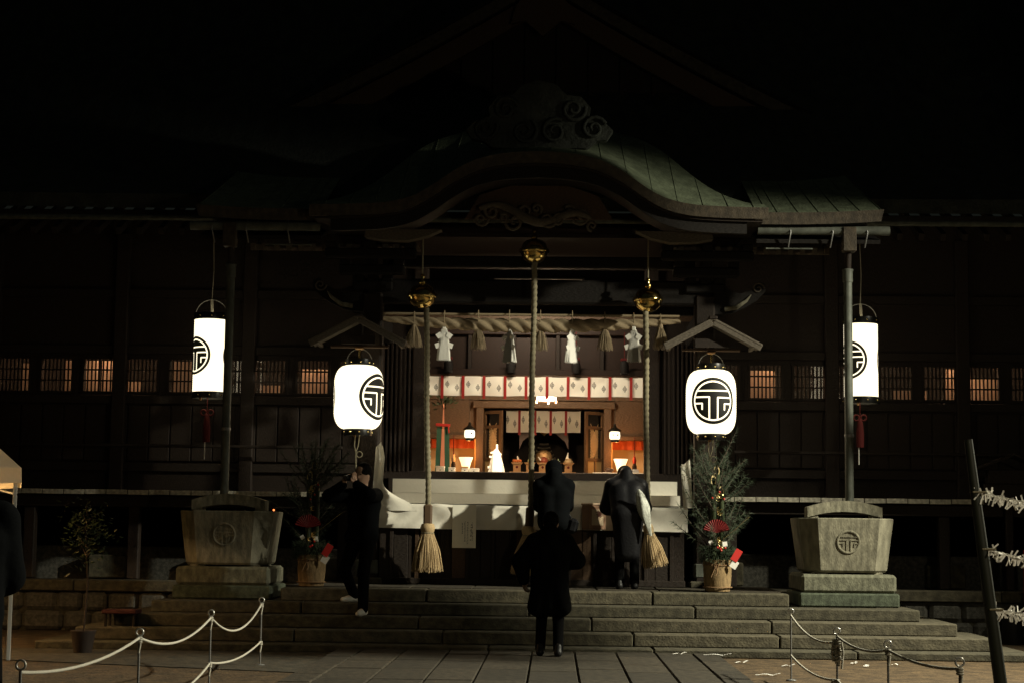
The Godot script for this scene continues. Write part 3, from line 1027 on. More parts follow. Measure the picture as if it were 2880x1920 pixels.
	for i in 5:
		var t := MB.new()
		var w := 0.12 + 0.05 * (4 - i)
		t.tube(arc(Vector3(0, 0.28 + 0.075 * i - 0.3, 0), 0.34, PI * 1.5 - w * 2.0, PI * 1.5 + w * 2.0, 14), 0.02, 7)
		part("bronze_band", t.mesh(), mats.wood_grey, mi, Vector3(0, 0.3, 0))
	var disc := MB.new()
	disc.lathe([Vector2(0.001, 0), Vector2(0.14, 0.0), Vector2(0.15, 0.02), Vector2(0.14, 0.04), Vector2(0.001, 0.04)], 24)
	part("mirror", disc.mesh(), mat("bronze", Color(0.25, 0.15, 0.07), 0.35, null, Vector3.ONE, null, 0.5, 0.8), mi, Vector3(0, 0.0, 0.03), Basis(Vector3.RIGHT, PI / 2))
	var ht := MB.new()
	ht.prism(PackedVector2Array([Vector2(0, -0.08), Vector2(0.09, 0.0), Vector2(0.05, 0.06), Vector2(0, 0.03), Vector2(-0.05, 0.06), Vector2(-0.09, 0)]), -0.01, 0.01)
	part("gilt_fitting", ht.mesh(), mats.gold, mi, Vector3(0, 0.46, 0.05))
	# dark drapes tied back left and right of the altar
	for sd in [-1.0, 1.0]:
		var dr := MB.new()
		dr.prism(PackedVector2Array([Vector2(0, 0), Vector2(-sd * 0.24, 0), Vector2(-sd * 0.06, -0.14), Vector2(0, -0.28)]), -0.01, 0.01)
		single("tied_drape", dr.mesh(), mat("drape", Color(0.12, 0.09, 0.08), 0.9), "grey drape tied back beside the inner altar, on the side of the " + ("paper wand" if sd < 0 else "grey books"), "drape", Vector3(0.06 + sd * 0.42, 3.12, -9.25), "drapes beside the inner altar")
	# offering stands on a long tray
	var tray := single("offering_tray", bx(Vector3(1.12, 0.022, 0.3), 0.004), mats.wood_pale, "long pale wooden tray carrying the offering stands", "tray", Vector3(0.045, 2.43, -9.0))
	part("tray_foot", bx(Vector3(0.04, 0.13, 0.2), 0.004), mats.wood_pale, tray, Vector3(-0.17, -0.075, 0))
	part("tray_foot", bx(Vector3(0.04, 0.13, 0.2), 0.004), mats.wood_pale, tray, Vector3(0.35, -0.075, 0))
	var foods := ["orange fruit", "folded pale cloth", "white radish and fish", "green bottles", "round white rice cakes"]
	for i in 5:
		var s := thing("offering_stand", "pale wooden offering stand holding " + foods[i], "offering stand", Vector3(-0.39 + 0.218 * i, 2.441, -9.0), "offering stands before the altar")
		part("stand_body", bx(Vector3(0.125, 0.13, 0.125), 0.003), mats.wood_pale, s, Vector3(0, 0.065, 0))
		var hole := MB.new()
		hole.lathe([Vector2(0.001, 0), Vector2(0.022, 0), Vector2(0.022, 0.002), Vector2(0.001, 0.002)], 14)
		part("round_opening", hole.mesh(), mats.red_dark, s, Vector3(0, 0.08, 0.0625), Basis(Vector3.RIGHT, PI / 2))
		var tp := MB.new()
		tp.prism(PackedVector2Array([Vector2(-0.075, 0), Vector2(0.075, 0), Vector2(0.1, 0.03), Vector2(-0.1, 0.03)]), -0.09, 0.09)
		part("stand_tray", tp.mesh(), mats.wood_pale, s, Vector3(0, 0.131, 0))
		var f := MB.new()
		match i:
			0:
				for q in 4:
					f.lathe([Vector2(0.001, 0), Vector2(0.024, 0.008), Vector2(0.03, 0.026), Vector2(0.022, 0.046), Vector2(0.001, 0.052)], 10, Vector3(-0.05 + 0.034 * q, 0.162, 0.0))
				part("fruit", f.mesh(), mat("orange", Color(0.6, 0.16, 0.04), 0.5), s)
				var fl := MB.new()
				fl.prism(PackedVector2Array([Vector2(0, 0), Vector2(0.06, 0), Vector2(0.01, 0.11), Vector2(0, 0.11)]), -0.003, 0.003)
				part("paper_flag", fl.mesh(), mats.paper, s, Vector3(0.0, 0.163, -0.02))
			1:
				f.box(Vector3(0, 0.19, 0), Vector3(0.07, 0.06, 0.07), Basis(), 0.015)
				f.box(Vector3(0.005, 0.24, 0), Vector3(0.05, 0.04, 0.05), Basis(), 0.012)
				part("folded_cloth", f.mesh(), mat("pale_green", Color(0.5, 0.5, 0.25), 0.8), s)
			2:
				f.tube([Vector3(-0.08, 0.26, 0), Vector3(-0.03, 0.2, 0), Vector3(0.03, 0.178, 0), Vector3(0.07, 0.18, 0)], [0.008, 0.018, 0.02, 0.012], 8)
				part("radish", f.mesh(), mats.paper, s)
				var fi := MB.new()
				fi.lathe([Vector2(0.06, 0.162), Vector2(0.075, 0.19), Vector2(0.06, 0.23), Vector2(0.02, 0.255), Vector2(0.001, 0.26)], 14, Vector3(0.02, 0, -0.03))
				part("fish", fi.mesh(), mat("fish_red", Color(0.3, 0.07, 0.04), 0.4), s)
			3:
				for q in [-0.045, 0.045]:
					f.lathe([Vector2(0.034, 0.162), Vector2(0.036, 0.172), Vector2(0.03, 0.19), Vector2(0.008, 0.2), Vector2(0.008, 0.222), Vector2(0.012, 0.226), Vector2(0.001, 0.23)], 12, Vector3(q, 0, 0))
				part("bottle", f.mesh(), mat("celadon", Color(0.5, 0.62, 0.45), 0.3), s)
			4:
				f.lathe([Vector2(0.07, 0.162), Vector2(0.082, 0.18), Vector2(0.06, 0.205), Vector2(0.055, 0.21), Vector2(0.05, 0.23), Vector2(0.001, 0.24)], 14)
				part("rice_cake", f.mesh(), mat("cake", Color(0.5, 0.36, 0.2), 0.6), s)
				var fl := MB.new()
				fl.prism(PackedVector2Array([Vector2(-0.05, 0), Vector2(0, 0), Vector2(0, 0.1), Vector2(-0.012, 0.1)]), -0.003, 0.003)
				part("paper_flag", fl.mesh(), mats.paper, s, Vector3(0.0, 0.235, -0.02))
	# low tables that carry the things behind the sill
	var tb := thing("offering_table", "low white-topped table behind the hall sill, under small white boxes", "table", Vector3(-1.25, 2.25, -6.4))
	part("table_top", bx(Vector3(0.85, 0.03, 0.4), 0.004), mats.paper, tb, Vector3(0, 0.06, 0))
	for q in [-0.38, 0.38]:
		part("leg", bx(Vector3(0.04, 0.05, 0.36), 0.004), brown, tb, Vector3(q, 0.022, 0))
	var tb2 := thing("offering_table", "low white-topped table behind the hall sill, under a glowing cup lamp and grey books", "table", Vector3(1.28, 2.25, -7.5))
	part("table_top", bx(Vector3(0.85, 0.03, 0.4), 0.004), mats.paper, tb2, Vector3(0, 0.125, 0))
	for q in [-0.38, 0.38]:
		part("leg", bx(Vector3(0.04, 0.11, 0.36), 0.004), brown, tb2, Vector3(q, 0.055, 0))
	var bxs := [[-1.52, 0.13, 0.1, "charm_box"], [-1.34, 0.1, 0.085, "charm_box"], [-1.14, 0.1, 0.1, "charm_box"], [-1.0, 0.16, 0.075, "charm_box"]]
	var bl := ["widest tall white charm box at the end of the low table", "small white charm box beside the green and red banner", "cream charm box with an orange lid on the low table", "flat long white charm box beside the glowing cup lamp"]
	for i in 4:
		var q: Array = bxs[i]
		var o := thing(q[3], bl[i], "box", Vector3(q[0], 2.326, -6.35), "charm boxes on the low table")
		part("box_body", bx(Vector3(q[1], q[2] * 0.75, 0.1), 0.004), mats.paper, o, Vector3(0, q[2] * 0.375, 0))
		part("box_lid", bx(Vector3(q[1] + 0.006, q[2] * 0.25, 0.106), 0.004), mats.paper if i != 2 else mat("lid_orange", Color(0.6, 0.35, 0.14), 0.7), o, Vector3(0, q[2] * 0.875, 0))
		part("box_mark", bx(Vector3(0.02, 0.012, 0.002), 0.0), mats.wood_dark, o, Vector3(0, q[2] * 0.4, 0.0512))
	var bk := thing("book_stack", "small stack of grey books on the low white table", "books", Vector3(1.5, 2.392, -7.42))
	for i in 2:
		part("book", bx(Vector3(0.2 - 0.01 * i, 0.026, 0.14), 0.003), mat("book_grey", Color(0.4, 0.42, 0.45), 0.7), bk, Vector3(0, 0.014 + 0.028 * i, 0))
	# glowing cup lamps, wider at the top
	for i in 2:
		var sx: float = [-1.19, 1.315][i]
		var lp := thing("cup_lamp", ["glowing white cup lamp beside the green and red banner", "glowing white cup lamp behind the bowing worshipper in the long coat"][i], "lamp", Vector3(sx, 2.41, -7.62), "glowing cup lamps inside the hall")
		var c := MB.new()
		c.lathe([Vector2(0.001, 0.0), Vector2(0.05, 0.0), Vector2(0.06, 0.03), Vector2(0.085, 0.13), Vector2(0.118, 0.21), Vector2(0.114, 0.212), Vector2(0.08, 0.13), Vector2(0.05, 0.02), Vector2(0.001, 0.015)], 24)
		part("lamp_shade", c.mesh(), glow("cup_glow", Color(1.0, 0.86, 0.66), 1.7), lp)
		part("lamp_rim", bx(Vector3(0.245, 0.012, 0.02), 0.004), mats.wood_dark, lp, Vector3(0, 0.214, -0.1))
		part("lamp_foot", bx(Vector3(0.09, 0.05, 0.09), 0.008), brown, lp, Vector3(0, -0.025, 0))
		if i == 0:
			part("lamp_plinth", bx(Vector3(0.16, 0.09, 0.16), 0.006), brown, lp, Vector3(0, -0.096, 0))
		omni(lp, Vector3(0, 0.34, -0.45), Color(1.0, 0.66, 0.34), 0.3, 0.06)
		# small hanging lantern above
		var sl := thing("small_hanging_lantern", ["small glowing lantern with one dark dot, hung on the hall post near the green banner", "small glowing lantern with dark marks, hung on the hall post beside the lattice door"][i], "lantern", Vector3([-1.14, 1.22][i], 2.94, -7.7), "small hanging lanterns inside the hall")
		var b := MB.new()
		b.lathe([Vector2(0.06, 0.0), Vector2(0.082, 0.012), Vector2(0.088, 0.06), Vector2(0.082, 0.118), Vector2(0.06, 0.13)], 20)
		part("lantern_paper", b.mesh(), glow("small_lantern", Color(1.0, 0.95, 0.82), 1.7), sl)
		var cp := MB.new()
		cp.lathe([Vector2(0.001, 0.13), Vector2(0.11, 0.128), Vector2(0.1, 0.15), Vector2(0.03, 0.2), Vector2(0.02, 0.25), Vector2(0.001, 0.26)], 16)
		cp.lathe([Vector2(0.001, -0.05), Vector2(0.06, -0.045), Vector2(0.075, -0.02), Vector2(0.062, 0.0), Vector2(0.001, 0.001)], 16)
		part("lantern_cap", cp.mesh(), mats.lacquer, sl)
		for q in ([0.035] if i == 0 else [-0.03, 0.045]):
			var dt := MB.new()
			dt.lathe([Vector2(0.001, 0), Vector2(0.014, 0), Vector2(0.014, 0.003), Vector2(0.001, 0.003)], 10)
			part("crest_mark", dt.mesh(), mats.lacquer, sl, Vector3(q, 0.07, 0.084), Basis(Vector3.RIGHT, PI / 2))
		var wi := MB.new()
		wi.tube([Vector3(0, 0.25, 0), Vector3(0, 1.6, 0)], 0.004, 5)
		part("wire", wi.mesh(), mats.lacquer, sl)
		# dark cord with a red tassel behind the lamp
		var cd := thing("tassel_cord", ["dark cord with a red and cream tassel in the alcove near the green banner", "dark cord with a red and white tassel beside the glowing lamp and books"][i], "tassel", Vector3([-1.42, 1.56][i], 2.42, -8.1), "tassels hung in the alcoves")
		var tm := MB.new()
		tm.tube([Vector3(0, 0.58, 0), Vector3(0, 0.26, 0)], 0.009, 6)
		part("cord", tm.mesh(), mats.red_dark, cd)
		tm = MB.new()
		tm.lathe([Vector2(0.035, 0.0), Vector2(0.04, 0.1), Vector2(0.02, 0.16), Vector2(0.001, 0.17)], 10)
		part("tassel_skirt", tm.mesh(), mats.wood_dark, cd)
		tm = MB.new()
		tm.lathe([Vector2(0.03, 0.15), Vector2(0.034, 0.2), Vector2(0.016, 0.26), Vector2(0.001, 0.27)], 10)
		part("tassel_head", tm.mesh(), mats.red if i == 1 else mat("tassel_cream", Color(0.6, 0.4, 0.25), 0.8), cd)
		# black lacquer bowl
		var bw := MB.new()
		bw.lathe([Vector2(0.03, 0), Vector2(0.05, 0.01), Vector2(0.075, 0.05), Vector2(0.07, 0.075), Vector2(0.001, 0.09)], 16)
		single("lidded_bowl", bw.mesh(), mat("bowl_brown", Color(0.06, 0.03, 0.02), 0.4), ["brown lidded bowl beside the glowing lamp and charm boxes", "brown lidded bowl beside the glowing lamp and grey books"][i], "bowl", Vector3([-1.02, 1.13][i], [2.326, 2.391][i], [-6.55, -7.6][i]))
	# white paper-draped purification wand bundle
	var wn := thing("paper_wand", "tall white paper-draped wand bundle on the floor before the altar", "paper wand", Vector3(-0.685, 2.252, -7.2))
	var wd := MB.new()
	var rr := []
	for i in 15:
		var t := i / 14.0
		var row := []
		for j in 40:
			var a := TAU * j / 40.0
			var r := (0.125 * pow(1.0 - t, 0.55) + 0.018) * (1.0 + 0.07 * sin(a * 9.0) + 0.04 * sin(a * 4.0 + 6.0 * t))
			row.append(Vector3(sin(a) * r, 0.49 * t, cos(a) * r))
		rr.append(row)
	wd.grid(rr, true, true)
	part("paper_skirt", wd.mesh(), mats.paper, wn)
	for q in [[-0.07, 0.43, 0.4], [-0.085, 0.36, -0.2], [0.06, 0.4, 0.6], [0.09, 0.25, -0.5], [-0.11, 0.2, 0.2]]:
		part("paper_fold", bx(Vector3(0.05, 0.03, 0.004), 0.0), mats.paper, wn, Vector3(q[0], q[1], 0.05), Basis(Vector3(0, 0, 1), q[2]))
	part("wand_tip", bx(Vector3(0.036, 0.09, 0.036), 0.008), mats.paper, wn, Vector3(0.01, 0.52, 0))
	# sprig-topped banner stand, green cloth with pale red stripes
	var bn := thing("banner_stand", "tall green and pink silk banner stand with a leafy top and red bow", "banner", Vector3(-1.53, 2.252, -7.0))
	var pm := MB.new()
	pm.tube([Vector3(0, 0, -0.02), Vector3(0, 1.2, -0.02)], 0.012, 6)
	part("pole", pm.mesh(), mats.pink_cloth, bn)
	for sd in [-1.0, 1.0]:
		var cl := MB.new()
		cl.prism(PackedVector2Array([Vector2(sd * 0.02, 0.03), Vector2(sd * 0.12, 0.03), Vector2(sd * 0.095, 0.82), Vector2(sd * 0.01, 0.82)]), -0.012, 0.0)
		part("green_streamer", cl.mesh(), mats.green_cloth, bn)
	for q in 3:
		var st := MB.new()
		st.prism(PackedVector2Array([Vector2(-0.042 + 0.028 * q, 0.02), Vector2(-0.018 + 0.028 * q, 0.02), Vector2(0.004 + 0.004 * q, 1.12), Vector2(-0.006 + 0.004 * q, 1.12)]), 0.002 + 0.003 * q, 0.006 + 0.003 * q)
		part("pink_streamer", st.mesh(), mats.pink_cloth, bn)
	part("red_bow", bx(Vector3(0.23, 0.045, 0.02), 0.01), mats.red, bn, Vector3(0.0, 0.85, 0.02), Basis(Vector3(0, 0, 1), -0.06))
	part("bow_tail", bx(Vector3(0.02, 0.12, 0.008), 0.003), mats.red, bn, Vector3(0.09, 0.78, 0.02), Basis(Vector3(0, 0, 1), 0.1))
	var lf := MB.new()
	for i in 90:
		var p := Vector3(rng.randfn(0, 0.09), 1.25 + rng.randfn(0, 0.06), rng.randfn(0, 0.06))
		var d := (p - Vector3(0, 1.12, -0.02)).normalized() * 0.05
		var s := d.cross(Vector3(rng.randf() - 0.5, rng.randf(), rng.randf() - 0.5)).normalized() * 0.015
		lf.quad(p - d, p - s, p + d, p + s)
	part("leaves", lf.mesh(), mats.pine, bn)
	# lit batten lamp in a pale frame behind the front curtain
	var bt := thing("batten_lamp", "lit white batten lamp with splayed pale ends under the front curtain", "lamp", Vector3(0.11, 3.42, -6.4))
	part("lamp_tube", bx(Vector3(0.27, 0.06, 0.05), 0.01), glow("batten_glow", Color(1.0, 0.9, 0.78), 1.8), bt, Vector3(0, 0.075, 0))
	for sd in [-1.0, 1.0]:
		part("frame_end", bx(Vector3(0.028, 0.1, 0.05), 0.004), mat("pale_end", Color(0.75, 0.5, 0.33), 0.7), bt, Vector3(sd * 0.148, 0.05, 0.0), Basis(Vector3(0, 0, 1), sd * 0.14))
	part("frame_shelf", bx(Vector3(0.3, 0.012, 0.07), 0.003), brown, bt, Vector3(0, 0.035, 0))
	part("switch_cord", bx(Vector3(0.02, 0.04, 0.02), 0.005), mats.steel, bt, Vector3(0.03, 0.005, 0))
	part("hanger", bx(Vector3(0.02, 1.15, 0.02), 0.0), brown, bt, Vector3(0, 0.62, -0.03))
	omni(bt, Vector3(0, 0.0, 0.08), Color(1.0, 0.88, 0.70), 2.6, 0.08)
	# unseen ceiling lamp above the curtain, placed to brighten the hall inside
	var cl2 := thing("unseen_ceiling_lamp", "unseen round ceiling lamp placed to light the hall behind the front curtain", "lamp", Vector3(0.0, 4.5, -6.1))
	var dsc := MB.new()
	dsc.lathe([Vector2(0.001, -0.04), Vector2(0.16, -0.03), Vector2(0.18, 0.0), Vector2(0.18, 0.05), Vector2(0.001, 0.06)], 20)
	part("lamp_diffuser", dsc.mesh(), glow("ceiling_glow", Color(1.0, 0.88, 0.7), 2.2), cl2)
	omni(cl2, Vector3(0, -0.14, 0), Color(1.0, 0.86, 0.68), 7.0, 0.15)
	# unseen spotlight, placed to brighten the paper wand
	var sp := thing("unseen_spot_lamp", "unseen small spot lamp under the hall ceiling, placed to light the paper wand", "lamp", Vector3(-0.5, 4.4, -5.9))
	var ai := Vector3(-0.685, 2.5, -7.2) - Vector3(-0.5, 4.3, -5.9)
	var sb := Basis.looking_at(ai)
	var cn := MB.new()
	cn.tube([Vector3(0, 0, 0.08), Vector3(0, 0, -0.08)], [0.03, 0.05], 12)
	part("lamp_can", cn.mesh(), mats.lacquer, sp, Vector3(0, -0.1, 0), sb)
	part("lamp_stem", bx(Vector3(0.02, 0.14, 0.02), 0.0), mats.lacquer, sp, Vector3(0, 0.02, 0))
	var s3 := SpotLight3D.new()
	s3.name = "spot_light"
	s3.light_color = Color(1.0, 0.93, 0.8)
	s3.light_energy = 9.0
	s3.light_size = 0.04
	s3.spot_angle = 9.0
	s3.spot_range = 20.0
	s3.spot_attenuation = 2.0
	s3.shadow_enabled = true
	sp.add_child(s3)
	s3.transform = Transform3D(sb, Vector3(0, -0.1, 0) + ai.normalized() * 0.1)
	# unseen lamp behind the great beam, placed to light the front curtain
	var pl := thing("unseen_porch_lamp", "unseen long lamp behind the porch beam, placed to light the front curtain", "lamp", Vector3(0.0, 4.98, -4.1))
	part("lamp_tube", bx(Vector3(1.2, 0.05, 0.05), 0.02), glow("porch_tube", Color(1.0, 0.88, 0.7), 2.0), pl)
	part("lamp_housing", bx(Vector3(1.3, 0.04, 0.12), 0.01), mats.wood_black, pl, Vector3(0, 0.06, 0))
	part("lamp_stem", bx(Vector3(0.03, 0.5, 0.03), 0.0), mats.wood_black, pl, Vector3(0, 0.3, 0))
	var al := AreaLight3D.new()
	al.name = "porch_light"
	al.area_size = Vector2(1.2, 0.06)
	al.light_color = Color(1.0, 0.93, 0.82)
	al.light_energy = 5.0
	al.shadow_enabled = true
	pl.add_child(al)
	al.transform = Transform3D(Basis.looking_at(Vector3(0, -1.4, -1.3)), Vector3(0, -0.045, -0.035))
	# dark tassels hung below the transom
	for i in 4:
		var tt := thing("dark_tassel", "dark tassel above the front curtain, " + ["behind the streamer near the paper notice", "behind the streamer seen edge-on", "behind the streamer turned half away", "behind the streamer near the bowing worshipper"][i], "tassel", Vector3([-1.35, -0.42, 0.55, 1.27][i], 3.78, -5.22), "dark tassels above the curtain")
		var tk := MB.new()
		tk.lathe([Vector2(0.06, 0.0), Vector2(0.07, 0.12), Vector2(0.05, 0.19), Vector2(0.001, 0.2)], 12)
		part("tassel_skirt", tk.mesh(), mats.wood_black, tt)
		part("red_knot", bx(Vector3(0.12, 0.05, 0.05), 0.02), mats.red_dark, tt, Vector3(0, 0.21, 0))
		part("cord", bx(Vector3(0.012, 0.4, 0.012), 0.0), mats.red_dark, tt, Vector3(0, 0.42, 0))

# ---------------------------------------------------------------- offering box and cloths
func writing_texture(w: int, h: int, columns: Array, ink: Color) -> ImageTexture:
	var im := Image.create(w, h, false, Image.FORMAT_RGB8)
	im.fill(Color(0.93, 0.92, 0.86))
	var r := RandomNumberGenerator.new()
	r.seed = 5
	for c in columns:
		var y: float = c[1]
		while y < c[2]:
			var s: float = c[3]
			for k in 5:
				var a := Vector2(r.randf(), r.randf()) * s
				var b := a + (Vector2(s * 0.6, 0) if k % 2 else Vector2(0, s * 0.55))
				for t in 14:
					var p := a.lerp(b, t / 13.0)
					var px := int(c[0] + clampf(p.x, 0, s))
					var py := int(y + clampf(p.y, 0, s))
					im.fill_rect(Rect2i(px, py, 2 if s > 12 else 1, 2 if s > 12 else 1), ink)
			y += s * 1.25
	return ImageTexture.create_from_image(im)

func sheet(f: Callable, nu: int, nv: int, thick := 0.0) -> ArrayMesh:
	var m := MB.new()
	var rows := []
	for i in nv + 1:
		var row := []
		for j in nu + 1:
			row.append(f.call(float(j) / nu, float(i) / nv))
		rows.append(row)
	m.grid(rows, false, true)
	return m.mesh()

func offering_stage() -> void:
	var b := thing("offering_box", "long dark slatted offering box under the white cloth", "offering box", Vector3(-0.06, 0.712, -3.5))
	for i in 21:
		part("board", bx(Vector3(0.192, 0.98, 0.03), 0.005), mats[["wood_dark", "wood_beam", "wood_brown"][2 if i in [13, 14, 5] else i % 2]], b, Vector3(-1.97 + 0.197 * i, 0.54, 0.33 + rng.randf_range(-0.004, 0.004)))
	part("plinth", bx(Vector3(4.16, 0.09, 0.74), 0.01), mats.wood_beam, b, Vector3(0, 0.045, 0))
	part("box_body", bx(Vector3(4.1, 1.0, 0.62), 0.0), mats.wood_dark, b, Vector3(0, 0.56, -0.01))
	for i in 12:
		part("batten", bx(Vector3(0.05, 0.9, 0.02), 0.004), mats.wood_brown if i % 4 == 1 else mats.wood_dark, b, Vector3(-1.9 + 0.345 * i, 0.52, 0.358))
	part("support_block", bx(Vector3(0.3, 0.09, 0.1), 0.01), mats.wood_grey, b, Vector3(0.38, 0.045, 0.42))
	# tiers behind the box
	var t := thing("stage_tiers", "two low wooden tiers behind the offering box, under white cloth", "platform", Vector3(-0.03, 0.70, -4.0))
	part("tier", bx(Vector3(4.05, 1.24, 0.3), 0.0), mats.wood_dark, t, Vector3(0, 0.62, 0.0))
	part("tier", bx(Vector3(4.0, 1.43, 0.5), 0.0), mats.wood_dark, t, Vector3(0, 0.715, -0.42))
	# white cloths
	var c := thing("white_cloth", "white cloth draped over the long offering box and tied to the pillars", "cloth", Vector3(0, 0, 0))
	var drop := func(u: float, v: float) -> Vector3:
		var x := lerpf(-2.235, 2.05, u)
		var fold := 0.014 * sin(x * 5.3 + v * 2.2) + 0.010 * sin(x * 13.0 - v * 3.0) * (1.0 - v) + 0.016 * sin((x + 1.7) * 4.0 - v * 5.0) * v + 0.006 * sin(x * 23.0 + 9.0 * v)
		var top := 1.80 + 0.008 * sin(x * 3.1) - 0.012 * absf(sin(x * 4.3))
		return Vector3(x, lerpf(top, 1.462 + 0.006 * sin(x * 2.2), v), -3.10 + fold + (0.02 if v > 0.02 else 0.0))
	part("front_drop", sheet(drop, 150, 14), mats.cloth, c)
	var top1 := func(u: float, v: float) -> Vector3:
		var x := lerpf(-2.1, 2.06, u)
		return Vector3(x, 1.803 + 0.004 * sin(x * 7.0), lerpf(-3.82, -3.10, v))
	part("box_cover", sheet(top1, 40, 6), mats.cloth, c)
	var face1 := func(u: float, v: float) -> Vector3:
		var x := lerpf(-2.06, 2.0, u)
		return Vector3(x, lerpf(1.957, 1.80, v), -3.83 + 0.008 * sin(x * 6.0) * v)
	part("middle_drop", sheet(face1, 60, 6), mats.cloth, c)
	var top2 := func(u: float, v: float) -> Vector3:
		return Vector3(lerpf(-2.06, 2.0, u), 1.96, lerpf(-4.13, -3.828, v))
	part("middle_cover", sheet(top2, 10, 3), mats.cloth, c)
	var face2 := func(u: float, v: float) -> Vector3:
		var x := lerpf(-2.05, 1.98, u)
		return Vector3(x, lerpf(2.155, 1.965, v), -4.135 + 0.006 * sin(x * 5.0) * v)
	part("upper_drop", sheet(face2, 60, 6), mats.cloth, c)
	part("upper_cover", bx(Vector3(4.03, 0.012, 0.56), 0.0), mats.cloth, c, Vector3(-0.035, 2.158, -4.42))
	for sd in [-1.0, 1.0]:
		var tie := func(u: float, v: float) -> Vector3:
			var w: float = lerpf(0.07, 0.13, smoothstep(0.0, 0.15, v)) + (0.5 if sd < 0 else 0.0) * pow(smoothstep(0.5, 1.0, v), 1.6)
			var y: float = lerpf(2.56 if sd < 0 else 2.45, 1.70 if sd < 0 else 1.78, v) + (0.07 * u if v < 0.1 else 0.0) * -sd
			var edge := 2.235 if sd < 0 else 2.12
			return Vector3(sd * (edge - 0.04 * (1.0 - v)) - sd * w * u, y, -3.125 + 0.015 * sin(u * 7.0 + v * 4.0) + 0.05 * v)
		part("tied_corner", sheet(tie, 14, 26), mats.cloth, c)
	# hanging paper notice with upright writing
	var nm := StandardMaterial3D.new()
	nm.resource_name = "notice_print"
	nm.albedo_texture = writing_texture(130, 232, [[98, 96, 190, 13], [80, 90, 205, 7], [66, 88, 196, 6], [52, 96, 150, 6]], Color(0.3, 0.3, 0.32))
	nm.roughness = 0.8
	var no := MB.new()
	var f0 := []
	for i in 9:
		var row := []
		for j in 7:
			row.append(Vector3(lerpf(-0.16, 0.16, j / 6.0), 0.29 - 0.58 * i / 8.0, 0.012 * sin(j * 1.1) * i / 8.0))
		f0.append(row)
	no.grid(f0, false, true)
	single("paper_notice", no.mesh(), nm, "white paper notice with upright writing hung over the cloth front", "notice", Vector3(-0.97, 1.5, -3.045))
	# small wooden box with a picture on its front, hung before the cloth
	var pb := thing("picture_box", "small wooden collection box with a brown picture on its front", "box", Vector3(0.78, 1.475, -3.01), "", 0.5)
	part("box_body", bx(Vector3(0.26, 0.33, 0.2), 0.008), mat("box_wood", Color(0.2, 0.11, 0.06), 0.6), pb, Vector3(0, 0.165, 0))
	part("box_lid", bx(Vector3(0.28, 0.025, 0.22), 0.006), mat("box_lid", Color(0.42, 0.3, 0.2), 0.6), pb, Vector3(0, 0.343, 0))
	var pim := Image.create(64, 84, false, Image.FORMAT_RGB8)
	pim.fill(Color(0.74, 0.66, 0.55))
	pim.fill_rect(Rect2i(0, 0, 64, 6), Color(0.6, 0.45, 0.36))
	for q in 260:
		var px := int(clampf(rng.randfn(42, 8), 2, 60))
		var py := int(clampf(rng.randfn(30, 8), 4, 60))
		pim.fill_rect(Rect2i(px, py, 3, 3), Color(0.28, 0.16, 0.11))
	var pmt := StandardMaterial3D.new()
	pmt.resource_name = "picture_print"
	pmt.albedo_texture = ImageTexture.create_from_image(pim)
	var pq := MB.new()
	pq.quad(Vector3(-0.09, 0.06, 0.1025), Vector3(0.09, 0.06, 0.1025), Vector3(0.09, 0.29, 0.1025), Vector3(-0.09, 0.29, 0.1025))
	part("picture", pq.mesh(), pmt, pb)

# ---------------------------------------------------------------- rope, streamers, bells
func strands(m: MB, count: int, r0: float, r1: float, length: float, width: float, jitter: float) -> void:
	for i in count:
		var a := rng.randf() * TAU
		var q := sqrt(rng.randf())
		var p0 := Vector3(sin(a) * r0 * q, 0, cos(a) * r0 * q)
		var p1 := Vector3(sin(a) * r1 * q + rng.randfn(0, jitter), -length * rng.randf_range(0.86, 1.03), cos(a) * r1 * q + rng.randfn(0, jitter))
		var pm := p0.lerp(p1, 0.5) + Vector3(sin(a), 0, cos(a)) * 0.12 * r1 * q
		m.tube([p0, pm, p1], [width * 0.8, width, width * 0.6], 4, false)

func twisted(pts_a: Vector3, pts_b: Vector3, r: float, pitch: float, lobes := 3) -> ArrayMesh:
	var m := MB.new()
	var pts := []
	var k := int((pts_b - pts_a).length() / 0.018)
	for i in k + 1:
		var t := float(i) / k
		pts.append(pts_a.lerp(pts_b, t) + Vector3(0.006 * sin(t * 9.0), 0, 0))
	m.tube(pts, r, 15, true, lobes, pitch, 0.3)
	return m.mesh()

